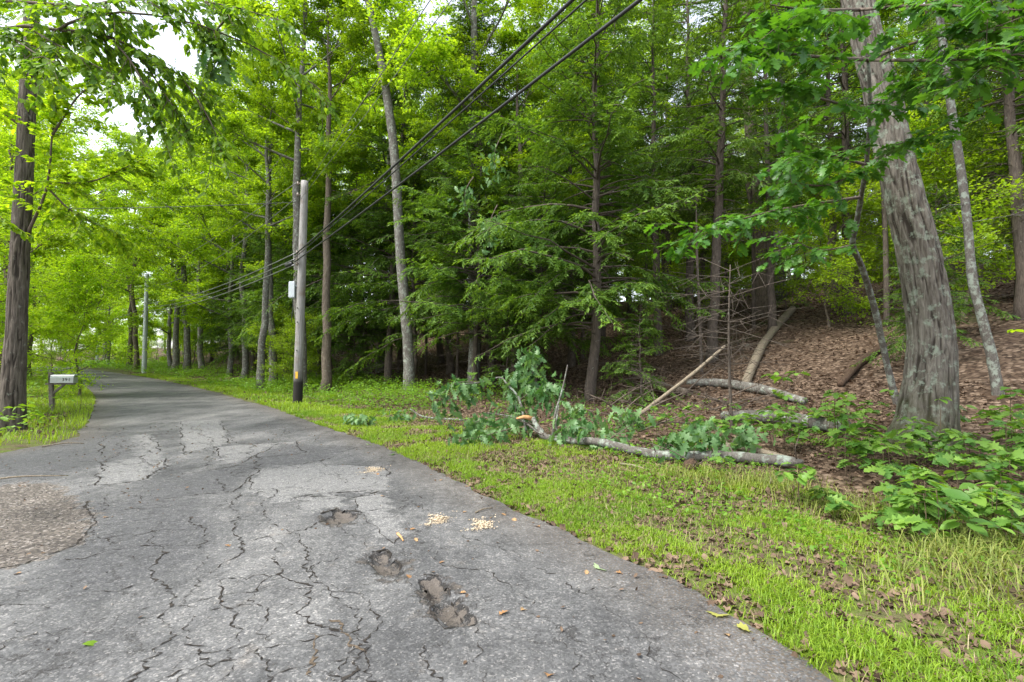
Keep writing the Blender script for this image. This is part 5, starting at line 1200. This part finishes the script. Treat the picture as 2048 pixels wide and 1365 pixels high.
g = obj('ground_cover', mb.mesh('ground_cover'), M['weed']); tag(g, 'low leafy weeds and ferny ground cover along the bank and verges', 'ground cover', None, 'stuff')

# dead leaves
mb = MB()
def litter(x, y, size, lift=.012, zf=None, tpl=LITTER):
    n = len(x); z = (ground_z(x, y) if zf is None else zf) + lift
    d = rnd_unit(n, r) * (1, 1, .25); scatter(mb, tpl, np.column_stack([x, y, z]), frames(d, UP * np.where(r.random((n, 1)) < .35, -1, 1) + r.standard_normal((n, 3)) * .35), size * (.6 + .8 * r.random(n)), np.clip(.1 + .9 * r.random(n) ** 1.4, 0, 1))
x, y, d = pts_in(15000, 1.4, 12, .0, 3.2, r); k = in_view(x, y); litter(x[k], y[k], .06, .01, None, LITTER2)
x, y, d = pts_in(18000, 1.4, 16, 2.2, 11, r); k = in_view(x, y); litter(x[k], y[k], .075, .012, None, LITTER2)
x, y, d = pts_in(22000, 6, 30, 8, 26, r); k = in_view(x, y); litter(x[k], y[k], .11)
x, y, d = pts_in(6000, 16, 45, .2, 16, r); k = in_view(x, y); litter(x[k], y[k], .13)
n = 2500; x = r.uniform(-13, -9, n); y = r.uniform(10, 18, n); s, d = road_coords(x, y); k = in_view(x, y) & (d < -4.9); litter(x[k], y[k], .09)
g = obj('leaf_litter', mb.mesh('leaf_litter'), M['litter']); tag(g, 'brown dead leaves carpeting the slope and scattered along the verge', 'leaf litter', None, 'stuff')
mb = MB()
x, y, d = pts_in(700, 1.6, 14, -4.5, -.02, r); k = in_view(x, y) & (r.random(700) < .25 + .75 * np.exp(d * 1.2)); x, y = x[k], y[k]; litter(x, y, .03, .006, surf_near(np.column_stack([x, y])))
x = r.uniform(-9, -3.6, 500); y = r.uniform(3.4, 12, 500); s, d = road_coords(x, y); k = in_view(x, y) & (d > -6.4); x, y = x[k], y[k]; litter(x, y, .03, .006, surf_near(np.column_stack([x, y])))
g = obj('road_crumbs', mb.mesh('road_crumbs'), M['litter']); tag(g, 'crumbs of dead leaf and bark strewn over the asphalt', 'leaf litter', None, 'stuff')

# single leaves, twigs and chips lying on the road
M['dry'] = leaf_mat('dry leaf', (.30, .16, .07), (.46, .30, .15), .1, (1, 1, 1), .7, .2); M['ygreen'] = leaf_mat('yellowing leaf', (.40, .42, .10), (.55, .5, .14), .2); M['palegreen'] = leaf_mat('pale leaf', (.30, .42, .20), (.34, .45, .24), .2)
LEAF['dry'] = leaf_meshes(OAK, 'dry'); LEAF['yg'] = leaf_meshes(MAPLE, 'ygreen'); LEAF['pg'] = leaf_meshes(MAPLE, 'palegreen'); LEAF['green'] = leaf_meshes(OVATE, 'weed')
rs = lambda x, y: float(surf_near(np.array([[x, y]]))[0])
def lone(key, x, y, s, a, label, group=None, flip=False):
    o = bpy.data.objects.new('fallen_leaf', LEAF[key][random.randrange(4)]); col.objects.link(o); _, dd = road_coords(x, y); z = rs(x, y) if dd[0] < .05 else gz1(x, y)
    o.location = (x, y, z + .012 + .0 * s); o.rotation_euler = (random.uniform(-.15, .15), random.uniform(.0, .15), a); o.scale = (s,) * 3; tag(o, label, 'leaf', group)
lone('green', -2.24, 2.73, .09, .5, 'slim fresh green leaf lying alone on the lower left asphalt')
lone('pg', .58, 3.74, .17, .4, 'pale green maple leaf lying near the right road edge')
lone('yg', 1.18, 3.02, .15, 1.0, 'upper of two yellowing leaves on the road edge at lower right'); lone('yg', 1.24, 2.93, .13, -.3, 'lower of two yellowing leaves on the road edge at lower right')
lone('dry', .72, 3.66, .12, .2, 'curled brown leaf beside the pale green maple leaf'); lone('dry', .25, 4.65, .11, 2, 'tan leaf on the asphalt close to the grass'); lone('dry', .05, 3.1, .09, 1, 'small brown leaf on the smooth right part of the road')
lone('pg', -2.6, 9.2, .2, 1, 'pale leaf at the grass edge near the torn oak sprays'); lone('green', -1.9, 8.2, .2, 2, 'green leaf sprig on the asphalt left of the verge')
for i in range(26):
    yy = random.uniform(2.4, 9); dd = random.uniform(.1, 1.2) if i % 3 else random.uniform(1.2, 5); s_ = np.interp([yy], EDGE[:, 1], _cum); q = st_world(s_, np.array([dd]))[0]
    lone('dry', q[0], q[1], random.uniform(.06, .1), random.uniform(0, 6), 'small dry brown leaf lying on the asphalt', 'dry leaves on the road')
M['sawdust'] = plain('sawdust', (.50, .41, .29), .95, 0, .3, 60, .1)
for x, y, s, label in [(-.70, 4.87, .11, 'left of two pale sawdust heaps on the road'), (-.28, 4.72, .10, 'right of two pale sawdust heaps on the road'), (-1.9, 7.1, .14, 'faint tan sawdust smear near the light slab')]:
    B = np.array([x, y, rs(x, y)]); mb = MB(); n = 800; q = r.standard_normal((n, 3)) * (s * .42, s * .8, 0); q[:, 0] += .5 * q[:, 1] * np.sin(q[:, 1] * 30); q[:, 2] = .004 + .010 * np.exp(-(q[:, 0] ** 2 + q[:, 1] ** 2) / (s * s * .3)) * r.random(n)
    scatter(mb, LITTER, q, frames(rnd_unit(n, r) * (1, 1, .2), UP + r.standard_normal((n, 3)) * .3), .006 + .018 * r.random(n) ** 2, r.random(n))
    o = obj('sawdust_heap', mb.mesh('sawdust_heap'), M['sawdust'], None, B); tag(o, label, 'sawdust', None, 'stuff')
def twig(label, P, rad, mat='bark_pale', group=None):
    P = np.array([(x, y, (rs(x, y) if -6.5 < road_coords(x, y)[1][0] < .02 else gz1(x, y)) + rad + z) for x, y, z in P]); B = P[0].copy(); w = MB(); w.add(*tube(curve(P - B, 8), np.linspace(rad, rad * .5, 8), 6, wob=.1)); o = obj('fallen_twig', w.mesh('fallen_twig', True), M[mat], None, B); tag(o, label, 'twig', group)
twig('forked grey twig lying on the gravel at the left edge', [(-6.6, 6.35, 0), (-6.2, 6.5, .04), (-5.75, 6.7, .01)], .014)
twig('short pale twig on the drive below the left trunk', [(-8.2, 9.0, 0), (-8.0, 9.25, .03), (-7.8, 9.4, .0)], .014)
twig('small twig beside the right sawdust heap', [(-.36, 5.1, 0), (-.28, 5.2, .01), (-.2, 5.28, 0)], .008)
twig('small bark chip lying in the cracked slab near the potholes', [(-.98, 4.45, 0), (-.93, 4.36, .005), (-.90, 4.30, 0)], .012, 'orange_wood')
twig('pale stick lying in the grass below the fallen limb', [(1.55, 7.35, 0), (1.7, 7.2, .02), (1.9, 7.0, 0)], .02); twig('pale stick among the seedlings near the long grass', [(2.9, 5.9, 0), (3.05, 6.1, .05), (3.15, 6.3, .05)], .012)

# ---------------------------------------------------------------- seedlings and saplings on the right
def seedling(kind, x, y, h, nleaf, size, label, group, seed, lean=(0, 0), whorl=True):
    B = np.array([x, y, gz1(x, y)]); r = np.random.default_rng(seed); t = thing('seedling', label, 'seedling', B, None, group)
    top = np.array([lean[0] + r.standard_normal() * .05 * h, lean[1] + r.standard_normal() * .05 * h, h]); C = curve(np.array([(0, 0, -.03), top * .5 + r.standard_normal(3) * .03 * h, top]), 8)
    w = MB(); w.add(*tube(C, np.linspace(.004 + .004 * h, .002 + .001 * h, 8), 5)); tips = [C[-1]]
    for k in range(0 if h < .35 else int(2 + h * 2)):
        q = C[r.integers(3, 8)]; a = r.random() * 6.28; e = q + np.array([math.cos(a), math.sin(a), .25]) * (.12 + .22 * h * r.random()); w.add(*tube(np.array([q, e]), [.003, .002], 4, cap=False)); tips.append(e)
    obj('stem', w.mesh('stem'), M['stem'], t)
    for k in range(nleaf):
        q = tips[k % len(tips)] + r.standard_normal(3) * .015; a = r.random() * 6.28 if k >= 2 * len(tips) else k * 2.4
        d = np.array([math.cos(a), math.sin(a), .05 - .3 * r.random()]); Mx = frames(d[None], (UP + r.standard_normal(3) * .3)[None])[0]
        put_leaf(LEAF[kind], t, q + d * .02, Mx, size * (.7 + .6 * r.random()), int(r.integers(0, 4)))
spec = [('seed_oak', 4.6, 8.6, 1.05, 26, .17, 'tall oak seedling with spreading leaves left of the leaning oak foot'), ('seed_oak', 5.0, 8.0, .8, 20, .16, 'oak seedling beside the mossy log at the leaning oak foot'),
        ('seed_oval', 4.7, 7.2, .75, 18, .12, 'oval-leaved seedling in front of the leaning oak foot'), ('seed_oval', 5.4, 6.6, .85, 20, .12, 'oval-leaved sapling with upright shoots right of the leaning oak foot'),
        ('seed_maple', 6.6, 6.8, .9, 18, .16, 'broad-leaved seedling at the right edge near the leaning oak'), ('seed_oak', 2.75, 6.75, .22, 9, .15, 'low oak seedling against the front of the fallen limb'),
        ('seed_maple', 3.75, 5.0, .28, 12, .17, 'low seedling with big lobed leaves amid the long grass'), ('seed_maple', 4.0, 3.95, .62, 9, .15, 'thin two-stemmed seedling standing at the lower right edge'),
        ('seed_oval', 3.7, 3.8, .5, 8, .13, 'slender seedling beside the thin two-stemmed one at lower right'), ('seed_oak', 4.3, 5.9, .45, 14, .16, 'oak seedling behind the long grass on the right'),
        ('yellow', 6.9, 6.55, 1.6, 22, .13, 'sapling with bright yellow-green leaves at the right edge'), ('seed_oak', 4.0, 7.9, .6, 18, .16, 'oak seedling behind the right end of the fallen limb')]
for i, (k, x, y, h, nlf, sz_, lab) in enumerate(spec): seedling(k, x, y, h, nlf, sz_, lab, 'seedlings on the right', 100 + i)
rr_ = random.Random(9); made = 0
while made < 135:
    x = rr_.uniform(2.6, 7.5); y = rr_.uniform(3.6, 9.5) if made % 3 else rr_.uniform(4, 6.8); _, d = road_coords(x, y)
    if (d[0] < 4.3 and x < 4.0 and y > 5.4) or d[0] < 2.4 or d[0] > 8 or x / y > 1.05 or (x - OB[0]) ** 2 + (y - OB[1]) ** 2 < .6: continue
    near = y < 6.2
    kd = rr_.choice(['seed_oak', 'seed_maple', 'seed_oval', 'seed_oval', 'seed_oak'])
    seedling(kd, x, y, rr_.uniform(.12, .45) + (.15 if not near else 0), rr_.randint(9, 18), rr_.uniform(.12, .18),
             {'seed_oak': 'small lobe-leaved oak', 'seed_maple': 'small broad-leaved maple', 'seed_oval': 'small oval-leaved'}[kd] + (' seedling among the grass at lower right' if near else ' seedling in the leaf litter around the oak foot'), 'small seedlings at lower right' if near else 'small seedlings around the oak', 300 + made); made += 1
for i, (x, y, h) in enumerate([(-13.0, 15.5, 1.0), (-12.9, 14.7, .5), (-15.0, 16.9, .9), (-11.2, 11.9, .5)]):
    seedling('yellow', x, y, h, 22, .13, ['airy yellow-green sapling between the mailbox and the road', 'small yellow-green weed at the road edge in front of the mailbox', 'leafy weed behind the mailbox post', 'leafy weed at the foot of the big left trunk'][i], 'weeds by the mailbox', 500 + i)
